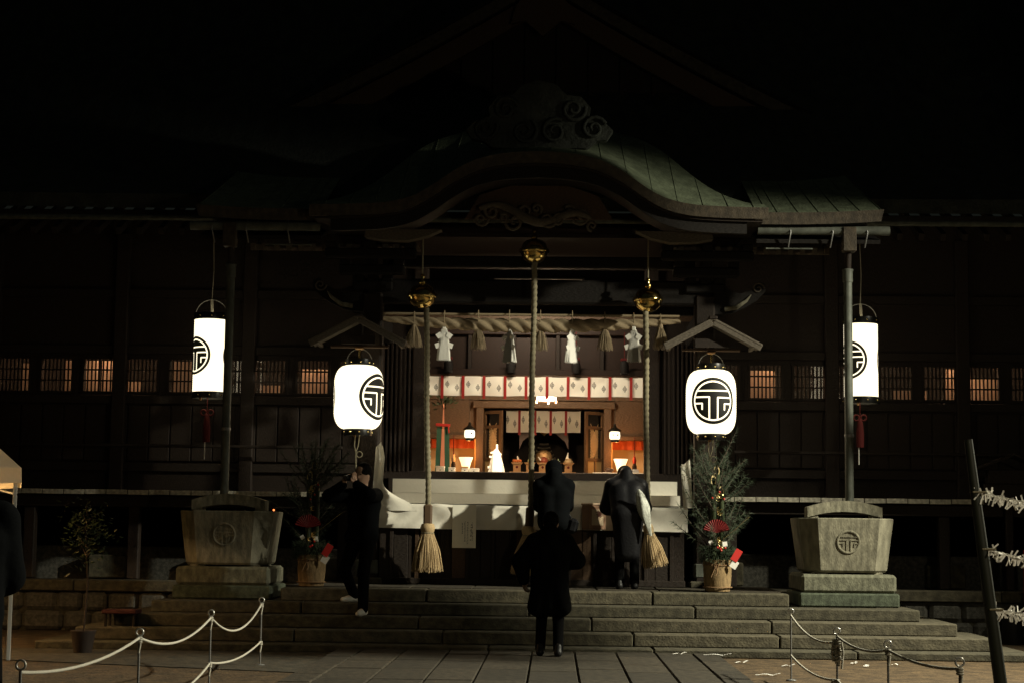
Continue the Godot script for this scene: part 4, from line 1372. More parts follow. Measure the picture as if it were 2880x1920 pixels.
func hanging_things() -> void:
	# great straw rope
	var sr := thing("straw_rope", "thick twisted straw rope slung under the porch beam", "straw rope", Vector3(0, 0, -3.36))
	var m := MB.new()
	var pts := []
	var rad := []
	for i in 260:
		var t := i / 259.0
		var x := lerpf(-2.22, 1.97, t)
		var f := pow(sin(PI * clampf(t, 0.02, 0.98)), 0.7)
		pts.append(Vector3(x, 4.36 - 0.095 * f, 0.02))
		rad.append(0.024 + 0.082 * f)
	m.tube(pts, rad, 18, true, 3, 0.62, 0.34)
	part("twisted_straw", m.mesh(), mats.straw_grey, sr)
	m = MB.new()
	m.tube([Vector3(-2.2, 4.415, 0.05), Vector3(-0.1, 4.41, 0.05), Vector3(1.95, 4.41, 0.05)], 0.019, 8)
	part("support_pole", m.mesh(), mats.straw_grey, sr)
	for x in [-1.72, -1.3, -0.83, -0.4, 0.03, 0.47, 0.92, 1.32, 1.69]:
		m = MB.new()
		m.tube(arc(Vector3(x, 4.36, 0.0), 0.075 + 0.05 * sin(PI * (x + 2.2) / 4.2), 0, TAU, 14, Vector3.BACK, Vector3.UP), 0.007, 5, false)
		part("tie", m.mesh(), mats.straw_grey, sr)
	# straw tassels and paper streamers
	var tm := MB.new()
	strands(tm, 130, 0.03, 0.115, 0.31, 0.0034, 0.006)
	tm.lathe([Vector2(0.03, -0.03), Vector2(0.037, 0.0), Vector2(0.03, 0.04), Vector2(0.001, 0.05)], 10)
	var tassel := tm.mesh()
	var kt := 0
	for x in [-1.72, -0.83, 0.03, 0.92, 1.69]:
		var y := 4.275 - 0.045 * sin(PI * (x + 2.2) / 4.2)
		single("straw_tassel", tassel, mats.straw_grey, ["straw tassel at the rope end by the lantern with its crest turned aside", "straw tassel between the two paper streamers near the paper notice", "straw tassel half hidden behind the middle bell rope", "straw tassel between the two paper streamers near the bowing worshipper", "straw tassel at the rope end by the lantern with its crest facing the steps"][kt], "tassel", Vector3(x, y, -3.33), "straw tassels on the great rope", Basis(Vector3.UP, x * 3.0))
		kt += 1
	var sh := MB.new()
	for layer in 3:
		var rws := []
		for r in 9:
			var q := r / 8.0
			var row := []
			for c in 17:
				var e := c / 16.0 - 0.5
				var w := lerpf(0.07, 0.2 - 0.015 * layer, pow(q, 0.6))
				row.append(Vector3(e * w, -0.44 * q + 0.012 * sin(c * 2.6 + layer * 2.0) * q - 0.03 * layer * (1.0 - q), 0.016 * (1.0 if c % 2 else -1.0) * (0.4 + q) + 0.03 * (layer - 1) * q))
			rws.append(row)
		sh.grid(rws, false, true)
	for s in [-1.0, 1.0]:
		for q in [[0.07, -0.1, 0.6, 0.075], [0.092, -0.24, 0.35, 0.06]]:
			sh.box(Vector3(s * q[0], q[1], 0.02), Vector3(q[3], 0.07, 0.002), Basis(Vector3(0, 0, 1), -s * q[2]))
	sh.box(Vector3(0, 0.03, 0), Vector3(0.05, 0.09, 0.03), Basis(), 0.006)
	var shide := sh.mesh()
	var turns := [0.1, -0.7, 0.75, -0.15]
	var k := 0
	for x in [-1.3, -0.4, 0.47, 1.32]:
		var y := 4.245 - 0.05 * sin(PI * (x + 2.2) / 4.2)
		single("paper_streamer", shide, mats.paper, ["white paper streamer on the straw rope, close beside the bell rope near the paper notice", "white paper streamer seen edge-on on the straw rope, nearest the middle bell rope", "white paper streamer turned half away, between the middle bell rope and the bowing worshipper", "white paper streamer on the straw rope, close beside the bell rope near the bowing worshipper"][k], "paper streamer", Vector3(x, y, -3.30), "paper streamers on the great rope", Basis(Vector3.UP, turns[k]))
		k += 1
	# bells, bell ropes
	var bells := [[Vector3(-1.58, 4.60, -2.85), "brass bell above the rope beside the paper notice"], [Vector3(-0.06, 5.235, -2.85), "brass bell hung highest, on the porch axis"], [Vector3(1.49, 4.575, -2.85), "brass bell with a tall bright finial near the lantern facing front"]]
	for i in 3:
		var b := thing("shrine_bell", bells[i][1], "bell", bells[i][0], "brass bells under the porch")
		var up := MB.new()
		up.lathe([Vector2(0.186, 0.0), Vector2(0.18, 0.05), Vector2(0.155, 0.1), Vector2(0.11, 0.14), Vector2(0.06, 0.158), Vector2(0.001, 0.162)], 28)
		part("upper_shell", up.mesh(), mats.brass, b)
		var lo := MB.new()
		lo.lathe([Vector2(0.001, -0.17), Vector2(0.05, -0.166), Vector2(0.11, -0.14), Vector2(0.155, -0.1), Vector2(0.18, -0.05), Vector2(0.186, 0.0)], 28)
		part("lower_shell", lo.mesh(), mats.brass, b)
		var rm := MB.new()
		rm.lathe([Vector2(0.187, -0.025), Vector2(0.205, -0.02), Vector2(0.205, 0.02), Vector2(0.187, 0.025)], 28)
		part("rim", rm.mesh(), mats.brass, b)
		var slit := MB.new()
		slit.tube(arc(Vector3.ZERO, 0.172, PI * 1.1, PI * 1.9, 16), 0.012, 6)
		part("slit", slit.mesh(), mats.lacquer, b)
		var kn := MB.new()
		kn.lathe([Vector2(0.03, 0.155), Vector2(0.05, 0.18), Vector2(0.04, 0.21), Vector2(0.022, 0.23), Vector2(0.035, 0.26), Vector2(0.03, 0.29), Vector2(0.001, 0.31)], 12)
		part("finial", kn.mesh(), mats.brass, b)
		var cd := MB.new()
		cd.tube([Vector3(0, 0.3, 0), Vector3(0, 5.5 - bells[i][0].y if i == 1 else 0.9, 0)], 0.012, 6)
		part("hanger", cd.mesh(), mats.hemp, b)
	var ropes := [[Vector3(-1.515, 4.43, -2.8), Vector3(-1.445, 1.77, -2.78), 0.0, "bell rope with a full straw tassel in front of the cloth beside the paper notice"], [Vector3(-0.055, 5.07, -2.8), Vector3(-0.075, 1.75, -2.78), 0.05, "bell rope on the porch axis, its tassel half hidden by a worshipper"], [Vector3(1.455, 4.41, -2.8), Vector3(1.49, 1.55, -2.78), -0.2, "bell rope whose tassel swings out beside the bag on the bowing worshipper"]]
	for i in 3:
		var r: Array = ropes[i]
		var b := thing("bell_rope", r[3], "rope", Vector3.ZERO, "bell ropes in front of the offering box")
		part("twisted_rope", twisted(r[0], r[1], 0.041, 0.24), mats.hemp, b)
		var tilt := Basis(Vector3(0, 0, 1), -r[2])
		if i < 2:
			part("wooden_sleeve", bx(Vector3(0.115, 0.27, 0.115), 0.02), mat("sleeve", Color(0.09, 0.055, 0.03), 0.6), b, r[1] + tilt * Vector3(0, -0.12, 0), tilt)
		var hd := MB.new()
		hd.lathe([Vector2(0.075, -0.075), Vector2(0.09, -0.05), Vector2(0.1, -0.01), Vector2(0.085, 0.04), Vector2(0.05, 0.055), Vector2(0.001, 0.058)] if i < 2 else [Vector2(0.06, -0.075), Vector2(0.065, -0.05), Vector2(0.072, -0.01), Vector2(0.066, 0.04), Vector2(0.05, 0.055), Vector2(0.001, 0.058)], 18)
		var sk := 1.0 if i < 2 else 0.78
		var top: Vector3 = r[1] + tilt * Vector3(0, -0.29 if i < 2 else -0.05, 0)
		part("tassel_head", hd.mesh(), mats.straw, b, top, tilt)
		var st := MB.new()
		strands(st, 430, 0.075 * sk, 0.215 * sk, 0.53 * (1.0 if i < 2 else 0.86), 0.0052, 0.012)
		part("tassel_skirt", st.mesh(), mats.straw, b, top + tilt * Vector3(0, -0.06, 0), tilt)
		var bd := MB.new()
		bd.tube(arc(Vector3.ZERO, 0.083 * sk, 0, TAU, 18, Vector3.RIGHT, Vector3.BACK), 0.008, 5, false)
		part("tassel_band", bd.mesh(), mats.hemp, b, top + tilt * Vector3(0, -0.075, 0), tilt)

# ---------------------------------------------------------------- lanterns
const SEG := [[-0.74, 0.43, 0.74, 0.43], [-0.82, 0.156, -0.167, 0.156], [-0.167, 0.156, -0.167, -0.82], [0.82, 0.14, 0.19, 0.14], [0.19, 0.14, 0.19, -0.82], [-0.83, -0.117, -0.47, -0.117], [-0.47, -0.117, -0.47, -0.36], [0.83, -0.13, 0.49, -0.13], [0.49, -0.13, 0.49, -0.38]]

func emblem_white(p: Vector2) -> bool:
	# true where the crest leaves the paper bare
	var r := p.length()
	if r > 1.0:
		return true
	if absf(r - 0.83) < 0.036:
		return true
	if r > 0.83:
		return false
	for s in SEG:
		var a := Vector2(s[0], s[1])
		var b := Vector2(s[2], s[3])
		if p.distance_to(Geometry2D.get_closest_point_to_segment(p, a, b)) < 0.034:
			return true
	return false

func lantern_material(key: String, circ: float, height: float, dia: float, energy: float) -> StandardMaterial3D:
	var ppm := 330.0
	var w := int(circ * ppm)
	var h := int(height * ppm)
	var im := Image.create(w, h, false, Image.FORMAT_RGB8)
	im.fill(Color(1, 1, 1))
	var rr := dia / 2.0 * ppm
	for cu in [0.25, 0.75]:
		var cx := int(cu * w)
		var cy := h / 2
		for y in range(-int(rr) - 1, int(rr) + 2):
			for x in range(-int(rr) - 1, int(rr) + 2):
				if not emblem_white(Vector2(x, -y) / rr):
					im.set_pixel(cx + x, cy + y, Color(0.03, 0.033, 0.025))
	var t := ImageTexture.create_from_image(im)
	var m := StandardMaterial3D.new()
	m.resource_name = key
	m.albedo_texture = t
	m.albedo_color = Color(0.85, 0.83, 0.76)
	m.roughness = 0.7
	m.emission_enabled = true
	m.emission_texture = t
	m.emission_operator = BaseMaterial3D.EMISSION_OP_MULTIPLY
	m.emission = Color(1.0, 0.945, 0.80)
	m.emission_energy_multiplier = energy
	return m

func lantern(called: String, label: String, at: Vector3, face: float, round: bool, m: Material, group: String) -> Node3D:
	var t := thing(called, label, "lantern", at, group)
	var hh := 0.43 if round else 0.51
	var R := 0.335 if round else 0.232
	var ribs := 27 if round else 36
	var prof := []
	for i in ribs * 2 + 1:
		var y := lerpf(-hh, hh, i / (ribs * 2.0))
		var q := y / hh
		var r := R
		if round:
			r = 0.19 + (R - 0.19) * pow(maxf(1.0 - pow(absf(q), 4.2), 0.0), 0.62)
		r *= 1.0 if i % 2 == 0 else 1.009
		prof.append(Vector2(r, y))
	var b := MB.new()
	b.lathe(prof, 56, Vector3.ZERO, true)
	for k in b.uv.size():
		b.uv[k] = Vector2(b.uv[k].x, 1.0 - b.uv[k].y)
	part("lantern_paper", b.mesh(), m, t, Vector3.ZERO, Basis(Vector3.UP, face))
	var cr := 0.19 if round else 0.245
	for s in [-1.0, 1.0]:
		var c := MB.new()
		var y0: float = s * (hh - 0.006)
		var y1: float = s * (hh + 0.085)
		var lo := minf(y0, y1)
		var hi := maxf(y0, y1)
		c.lathe([Vector2(cr - 0.012, lo), Vector2(cr, lo), Vector2(cr, hi), Vector2(cr - 0.012, hi), Vector2(cr - 0.012, lo + 0.004)], 40)
		var cp := part("lantern_ring", c.mesh(), mats.lacquer, t)
		for i in 9:
			var a := TAU * (i + 0.3) / 9.0
			var st := MB.new()
			st.lathe([Vector2(0.001, 0.012), Vector2(0.009, 0.009), Vector2(0.013, 0.0)], 8)
			part("brass_stud", st.mesh(), mats.gold, cp, Vector3(sin(a) * cr, s * (hh + 0.042), cos(a) * cr), Basis(Vector3.UP, a) * Basis(Vector3.RIGHT, PI / 2))
	var hw := MB.new()
	hw.tube(arc(Vector3(0, hh + 0.06, 0), cr - 0.02, 0, PI, 18), 0.006, 5)
	part("handle", hw.mesh(), mats.steel, t)
	return t

func lanterns() -> void:
	var mr := lantern_material("round_lantern_paper", TAU * 0.325, 0.86, 0.62, 1.75)
	var mc := lantern_material("tall_lantern_paper", TAU * 0.232, 1.02, 0.53, 1.75)
	for i in 2:
		var x: float = [-2.42, 2.345][i]
		var y: float = [3.215, 3.20][i]
		var l := lantern("round_lantern", ["large round lit paper lantern with its black crest turned aside", "large round lit paper lantern with its black crest facing the steps"][i], Vector3(x, y, -2.88), [deg_to_rad(-28), deg_to_rad(-90)][i], true, mr, "round lanterns on the porch pillars")
		var rod := MB.new()
		rod.tube([Vector3(0, 0.5, 0), Vector3(0, 0.66, 0)], 0.011, 7)
		part("hanging_rod", rod.mesh(), mats.brass, l)
		part("bracket_plate", bx(Vector3(0.11, 0.02, 0.16), 0.005), mats.wood_pale, l, Vector3(0, 0.665, 0))
		part("bulb_socket", bx(Vector3(0.04, 0.1, 0.04), 0.01), mats.wood_pale, l, Vector3(-0.03, -0.49, 0.15))
		var cord := MB.new()
		cord.tube([Vector3(-0.03, -0.5, 0.02), Vector3(-0.04, -0.65, 0.03), Vector3(-0.02, -0.74, 0.04)], 0.008, 5)
		cord.tube([Vector3(0.03, -0.5, 0.02), Vector3(0.01, -0.66, 0.03), Vector3(-0.02, -0.74, 0.04)], 0.008, 5)
		cord.tube(arc(Vector3(0.03, -0.77, 0.04), 0.04, 0, TAU, 12), 0.008, 5, false)
		cord.tube([Vector3(-0.02, -0.74, 0.04), Vector3(-0.01, -0.98, 0.04)], 0.01, 5)
		part("tie_cord", cord.mesh(), mats.hemp, l)
		omni(l, Vector3(0, 0, 0.42), Color(1.0, 0.93, 0.78), 0.012, 0.25)
		# little gabled hood over the lantern
		var hd := thing("lantern_hood", ["small gabled wooden hood over the lantern with its crest turned aside", "small gabled wooden hood over the lantern with its crest facing the steps"][i], "hood", Vector3(x, 3.88, -2.85), "gabled hoods over the round lanterns")
		for sd in [-1.0, 1.0]:
			var dirv := Vector3(sd * 0.62, -0.33, 0).normalized()
			var nb := Basis(dirv * sd, Vector3(0, 0, 1).cross(dirv * sd), Vector3(0, 0, 1))
			part("roof_board", bx(Vector3(0.74, 0.035, 0.62), 0.006), mats.wood_grey, hd, Vector3(sd * 0.33, 0.235, -0.02), nb)
			part("bargeboard", bx(Vector3(0.72, 0.085, 0.03), 0.006), mats.wood_grey, hd, Vector3(sd * 0.325, 0.195, 0.27), nb)
			part("eave_purlin", bx(Vector3(0.05, 0.05, 0.6), 0.006), mats.wood_grey, hd, Vector3(sd * 0.56, 0.06, -0.03))
		part("ridge_cap", bx(Vector3(0.12, 0.05, 0.66), 0.015), mats.wood_dark, hd, Vector3(0, 0.425, -0.02))
		part("tie_board", bx(Vector3(0.78, 0.03, 0.09), 0.005), mats.wood_brown, hd, Vector3(0, 0.02, 0.0))
		part("gable_fill", bx(Vector3(0.46, 0.12, 0.02), 0.004), mats.wood_dark, hd, Vector3(0, 0.1, 0.14))
		part("wall_arm", bx(Vector3(0.08, 0.08, 0.5), 0.008), mats.wood_dark, hd, Vector3(0, 0.06, -0.24))
	for i in 2:
		var x: float = [-4.6, 4.49][i]
		var y: float = [3.825, 3.85][i]
		var l := lantern("tall_lantern", ["tall cylindrical lit lantern hanging clear beside the dark downpipe", "tall cylindrical lit lantern partly hidden by the pale downpipe"][i], Vector3(x, y, -3.6), deg_to_rad(216), false, mc, "tall lanterns under the porch eaves")
		var cord := MB.new()
		cord.tube([Vector3(0, 0.8, 0), Vector3(0.015, 1.2, 0), Vector3(0, 1.62, 0), Vector3(0, 1.95, 0)], 0.0065, 5)
		cord.tube([Vector3(0.015, 0.54, 0.0), Vector3(0, 0.8, 0)], 0.02, 6)
		part("hanging_cord", cord.mesh(), mats.rope_white, l)
		part("bulb_socket", bx(Vector3(0.03, 0.11, 0.03), 0.006), mats.wood_pale, l, Vector3(-0.08, -0.58, 0.2))
		omni(l, Vector3(0, 0, 0.32), Color(1.0, 0.93, 0.78), 0.010, 0.2)
		var ts := thing("lantern_tassel", ["faint red tassel cord below the tall lantern beside the dark downpipe", "red tassel cord with a white tip below the tall lantern partly hidden by the downpipe"][i], "tassel", Vector3(x - 0.02, y - 0.52, -3.6), "tassels below the tall lanterns")
		var c2 := MB.new()
		c2.tube([Vector3(0, 0.0, 0), Vector3(0, -0.28, 0)], 0.006, 5)
		part("cord", c2.mesh(), mats.red_dark, ts)
		var kn := MB.new()
		kn.tube(arc(Vector3(-0.05, -0.27, 0), 0.04, 0, TAU, 10), 0.012, 5, false)
		kn.tube(arc(Vector3(0.05, -0.27, 0), 0.04, 0, TAU, 10), 0.012, 5, false)
		part("bow", kn.mesh(), mats.red_dark, ts)
		var tk := MB.new()
		tk.lathe([Vector2(0.05, -0.68), Vector2(0.055, -0.5), Vector2(0.04, -0.34), Vector2(0.015, -0.28), Vector2(0.001, -0.27)], 12)
		part("tassel_skirt", tk.mesh(), mat("tassel_red", Color(0.072, 0.0054, 0.0045), 0.85), ts)
		part("white_tip", bx(Vector3(0.014, 0.24, 0.014), 0.004), mats.paper, ts, Vector3(-0.02, -0.8, 0))

# ---------------------------------------------------------------- stone basins and downpipes
func octo(h: float, c: float, y: float) -> Array:
	return [Vector3(-h + c, y, h), Vector3(h - c, y, h), Vector3(h, y, h - c), Vector3(h, y, -h + c), Vector3(h - c, y, -h), Vector3(-h + c, y, -h), Vector3(-h, y, -h + c), Vector3(-h, y, h - c)]

func stone_basins() -> void:
	for i in 2:
		var sd: float = [-1.0, 1.0][i]
		var cx := sd * 3.985
		var b := thing("stone_basin", ["shaded stone rain basin on a stepped base beside the person with white shoes", "pale stone rain basin with a carved round crest, near the red and white tag"][i], "stone basin", Vector3(cx, 0.538, -2.32), "stone rain basins beside the steps")
		var pale: Material = mats.stone_pale
		part("lower_base", bx(Vector3(1.26, 0.175, 1.26), 0.02), mats.stone_green, b, Vector3(0, 0.0875, 0))
		part("upper_base", bx(Vector3(1.2, 0.235, 1.2), 0.035), mat("stone_mid", Color(0.2, 0.2, 0.14), 0.9, tex.blot, Vector3(1.6, 0.7, 1.6), tex.bump, 0.4), b, Vector3(0, 0.2925, 0))
		for q in [Vector3(-0.35, 0.42, 0.35), Vector3(0.35, 0.42, 0.35), Vector3(-0.35, 0.42, -0.35), Vector3(0.35, 0.42, -0.35)]:
			part("foot", bx(Vector3(0.2, 0.03, 0.2), 0.005), pale, b, q)
		var m := MB.new()
		var lv := [octo(0.50, 0.17, 0.433), octo(0.525, 0.18, 0.46), octo(0.607, 0.215, 1.11), octo(0.60, 0.21, 1.122), octo(0.5, 0.17, 1.122), octo(0.44, 0.15, 0.62)]
		for k in lv.size() - 1:
			for j in 8:
				m.quad(lv[k][j], lv[k][(j + 1) % 8], lv[k + 1][(j + 1) % 8], lv[k + 1][j])
		for j in range(1, 7):
			m.tri(lv[5][0], lv[5][j], lv[5][j + 1])
			m.tri(lv[0][0], lv[0][j + 1], lv[0][j])
		part("bowl", m.mesh(), pale, b)
		# carved crest on the front face
		var e := MB.new()
		var R := 0.15
		for ring in [[0.84, 1.0, 0.011], [0.0, 0.0, 0.0]]:
			if ring[2] > 0:
				var r0 := []
				var r1 := []
				var r2 := []
				var r3 := []
				for j in 40:
					var a := TAU * j / 40.0
					var d := Vector3(cos(a), sin(a), 0)
					r0.append(d * R * 1.02)
					r1.append(d * R * 0.99 + Vector3(0, 0, ring[2]))
					r2.append(d * R * 0.85 + Vector3(0, 0, ring[2]))
					r3.append(d * R * 0.82)
				e.grid([r0, r1, r2, r3], true, true)
		for s in SEG:
			var a := Vector2(s[0], s[1]) * R
			var c := Vector2(s[2], s[3]) * R
			var mid := (a + c) / 2.0
			e.box(Vector3(mid.x, mid.y, 0.004), Vector3((c - a).length() + 0.008, 0.009, 0.009), Basis(Vector3(0, 0, 1), (c - a).angle()))
		part("carved_crest", e.mesh(), pale, b, Vector3(0.0, 0.82, 0.571), Basis(Vector3.RIGHT, 0.126))
		var ar := MB.new()
		var poly := PackedVector2Array()
		for j in 15:
			var t := -1.0 + 2.0 * j / 14.0
			poly.append(Vector2(0.48 * t, 1.345 - 0.085 * t * t))
		for j in 15:
			var t := 1.0 - 2.0 * j / 14.0
			poly.append(Vector2(0.48 * t, 1.205 - 0.075 * t * t))
		ar.prism(poly, -0.14, 0.14)
		var an := part("arched_bridge", ar.mesh(), pale, b, Vector3(0, 0, 0.18))
		for q in [-0.4, 0.4]:
			part("bridge_foot", bx(Vector3(0.12, 0.05, 0.24), 0.005), pale, an, Vector3(q, 1.14, 0))
		# downpipe standing on the bridge
		var dp := thing("downpipe", ["shaded rain downpipe standing on the basin nearest the tent", "grey-green rain downpipe standing on the basin nearest the fortune rack"][i], "downpipe", Vector3(sd * 4.07, 1.878, -2.14), "rain downpipes on the stone basins")
		var pm: Material = mats.galvanised
		var p := MB.new()
		p.tube([Vector3(0, 0, 0), Vector3(-sd * 0.0, 1.5, 0), Vector3(0, 2.95, 0)], 0.056, 16)
		part("pipe", p.mesh(), pm, dp)
		p = MB.new()
		p.lathe([Vector2(0.057, 2.85), Vector2(0.066, 2.87), Vector2(0.066, 3.0), Vector2(0.074, 3.01), Vector2(0.074, 3.03), Vector2(0.05, 3.035), Vector2(0.001, 3.035)], 18)
		part("pipe_collar", p.mesh(), pm, dp)
		p = MB.new()
		p.tube([Vector3(0, 3.0, 0), Vector3(0, 3.26, 0.06)], 0.045, 12)
		part("upper_pipe", p.mesh(), mats.wood_dark, dp)
		p = MB.new()
		p.lathe([Vector2(0.06, 0.83), Vector2(0.064, 0.84), Vector2(0.064, 0.86), Vector2(0.06, 0.87)], 16)
		part("pipe_strap", p.mesh(), mats.steel, dp)

# ---------------------------------------------------------------- new-year pine decorations
func pine_decorations() -> void:
	for i in 2:
		var x: float = [-2.87, 2.34][i]
		var t := thing("pine_decoration", ["shaded new year pine and bamboo decoration beside the person with white shoes", "new year pine and bamboo decoration in a straw tub with a red and white tag"][i], "pine decoration", Vector3(x, 0.713, -1.92), "new year pine decorations")
		var tub := MB.new()
		var rows := []
		for r in 10:
			var q := r / 9.0
			var row := []
			for j in 72:
				var a := TAU * j / 72.0
				var rr := lerpf(0.155, 0.175, q) * (1.0 + (0.028 if j % 2 else -0.012) * rng.randf_range(0.5, 1.2)) + 0.01 * sin(q * PI)
				row.append(Vector3(sin(a) * rr, 0.40 * q, cos(a) * rr))
			rows.append(row)
		tub.grid(rows, true, true)
		var tb := part("straw_tub", tub.mesh(), mat("straw_matting", Color(0.36, 0.245, 0.12), 0.9, tex.blot, Vector3(5, 1.5, 5), tex.bump, 0.6), t)
		for y in [0.05, 0.33]:
			var ro := MB.new()
			ro.tube(arc(Vector3(0, y, 0), 0.185, 0, TAU, 30, Vector3.RIGHT, Vector3.BACK), 0.008, 6, false)
			part("tub_rope", ro.mesh(), mat("rope_brown", Color(0.2, 0.12, 0.06), 0.9), tb)
		var kn := MB.new()
		kn.tube([Vector3(-0.03, 0.33, 0.19), Vector3(-0.07, 0.25, 0.2), Vector3(-0.1, 0.18, 0.2)], 0.007, 5)
		kn.tube([Vector3(-0.03, 0.33, 0.19), Vector3(-0.02, 0.24, 0.2), Vector3(-0.04, 0.2, 0.2)], 0.007, 5)
		kn.tube(arc(Vector3(-0.03, 0.32, 0.19), 0.025, 0, TAU, 10), 0.007, 5, false)
		part("rope_knot", kn.mesh(), mat("rope_brown", Color(0.2, 0.12, 0.06), 0.9), tb)
		# bamboo, cut slantwise
		for q in [[-0.05, 0.02, 1.42], [0.05, 0.03, 1.28], [0.0, -0.06, 1.55]]:
			var bm := MB.new()
			var hgt: float = q[2]
			var pts := []
			var rd := []
			for k in 22:
				pts.append(Vector3(q[0], 0.3 + (hgt - 0.36) * k / 21.0, q[1]))
				rd.append(0.036 if k % 7 else 0.04)
			bm.tube(pts, rd, 14, false)
			var bn := part("bamboo", bm.mesh(), mats.bamboo, t)
			# slanted mouth: a tilted ring and its pale cut face
			var cut := MB.new()
			cut.lathe([Vector2(0.036, -0.07), Vector2(0.036, 0.0)], 14, Vector3.ZERO)
			var ell := []
			var ell2 := []
			for j in 15:
				var a := TAU * j / 14.0
				ell.append(Vector3(sin(a) * 0.036, -0.075 - cos(a) * 0.075, cos(a) * 0.036))
				ell2.append(Vector3(sin(a) * 0.024, -0.077 - cos(a) * 0.05, cos(a) * 0.024))
			var cf := MB.new()
			cf.grid([ell, ell2], false, false)
			part("cut_rim", cf.mesh(), mats.bamboo_cut, bn, Vector3(q[0], hgt + 0.06, q[1]))
			var side := MB.new()
			var base := []
			for j in 15:
				var a := TAU * j / 14.0
				base.append(Vector3(sin(a) * 0.036, -0.16, cos(a) * 0.036))
			side.grid([base, ell], false, true)
			part("cut_stem", side.mesh(), mats.bamboo, bn, Vector3(q[0], hgt + 0.06, q[1]))
		# pine boughs: many needles along arching twigs
		var nd := MB.new()
		var tw := MB.new()
		for k in 52:
			var a := rng.randf() * TAU
			var start := Vector3(rng.randfn(0, 0.05), rng.randf_range(0.5, 1.5), rng.randfn(0, 0.05))
			var dv := Vector3(sin(a) * 0.8, rng.randf_range(0.15, 1.1), cos(a) * 0.5).normalized()
			var ln := rng.randf_range(0.3, 0.62)
			var mid := start + dv * ln * 0.5 + Vector3(0, 0.04, 0)
			var end := start + dv * ln + Vector3(0, 0.14, 0)
			tw.tube([start, mid, end], [0.008, 0.006, 0.003], 5, false)
			for s in 85:
				var u := 0.2 + 0.8 * s / 84.0
				var p := start.lerp(mid, u * 2.0) if u < 0.5 else mid.lerp(end, u * 2.0 - 1.0)
				var rd := Vector3(rng.randfn(0, 1), rng.randfn(0, 1), rng.randfn(0, 1)).normalized()
				var nv := (dv * 0.8 + rd).normalized() * rng.randf_range(0.06, 0.11)
				var w := nv.cross(Vector3(0.3, 0.2, 1)).normalized() * 0.0026
				nd.tri(p - w, p + w, p + nv)
		part("pine_needles", nd.mesh(), mats.pine, t)
		part("pine_twigs", tw.mesh(), mats.bark, t)
		# moss and leaf skirt over the tub
		var sk := MB.new()
		for k in 2200:
			var a := rng.randf() * TAU
			var p := Vector3(sin(a), 0, cos(a)) * rng.randf_range(0.1, 0.24) + Vector3(0, rng.randf_range(0.36, 0.56), 0)
			var d := Vector3(sin(a) * rng.randf(), rng.randf_range(-0.6, 0.8), cos(a) * rng.randf()).normalized() * 0.06
			var w := d.cross(Vector3(rng.randf(), 1, rng.randf())).normalized() * 0.004
			sk.tri(p - w, p + w, p + d)
		part("leaf_skirt", sk.mesh(), mats.pine, t)
		# red fan
		var fan := MB.new()
		for k in 15:
			var a0 := PI * (0.06 + 0.88 * k / 15.0)
			var a1 := PI * (0.06 + 0.88 * (k + 1) / 15.0)
			var am := (a0 + a1) / 2.0
			fan.tri(Vector3.ZERO, Vector3(cos(a0), sin(a0), 0) * 0.17, Vector3(cos(am), sin(am), 0.1) * 0.17)
			fan.tri(Vector3.ZERO, Vector3(cos(am), sin(am), 0.1) * 0.17, Vector3(cos(a1), sin(a1), 0) * 0.17)
		part("red_fan", fan.mesh(), mat("fan_red", Color(0.17, 0.02, 0.02), 0.5), t, Vector3(-0.03, 0.74, 0.2))
		# gilt knots and red berries
		for q in [Vector3(0.0, 1.0, 0.14), Vector3(0.03, 0.62, 0.24), Vector3(0.0, 1.22, 0.1)]:
			var g := MB.new()
			for k in 5:
				g.tube(arc(q + Vector3(rng.randfn(0, 0.02), rng.randfn(0, 0.025), 0), 0.028, rng.randf() * 3.0, 5.5, 10), 0.0065, 5, false)
			part("gilt_knot", g.mesh(), mats.gold, t)
		for k in 7:
			var bb := MB.new()
			bb.lathe([Vector2(0.001, -0.016), Vector2(0.012, -0.01), Vector2(0.016, 0), Vector2(0.012, 0.01), Vector2(0.001, 0.016)], 10)
			part("red_berry", bb.mesh(), mat("berry", Color(0.4, 0.03, 0.02), 0.15), t, Vector3(rng.randf_range(-0.08, 0.08), rng.randf_range(0.5, 0.6) if k < 4 else rng.randf_range(1.1, 1.3), 0.25 if k < 4 else 0.16))
		part("paper_fold", bx(Vector3(0.06, 0.06, 0.004), 0.0), mats.paper, t, Vector3(0.075, 0.6, 0.22), Basis(Vector3(0, 0, 1), 0.1))
		part("paper_fold", bx(Vector3(0.05, 0.05, 0.004), 0.0), mats.paper, t, Vector3(-0.1, 0.62, 0.2), Basis(Vector3(0, 0, 1), 0.6))
		var wire := MB.new()
		wire.tube([Vector3(0.05, 0.66, 0.2), Vector3(0.2, 0.78, 0.2), Vector3(0.4, 0.95, 0.12)], 0.003, 4)
		part("gold_wire", wire.mesh(), mats.gold, t)
		var tb2 := Basis(Vector3(0, 0, 1), -0.55)
		part("red_tag", bx(Vector3(0.09, 0.16, 0.004), 0.0), mat("tag_red", Color(0.55, 0.03, 0.025), 0.6), t, Vector3(0.225, 0.46, 0.2), tb2)
		part("white_tag", bx(Vector3(0.088, 0.1, 0.004), 0.0), mats.paper, t, Vector3(0.225, 0.46, 0.2) + tb2 * Vector3(0.035, -0.115, -0.006), tb2)

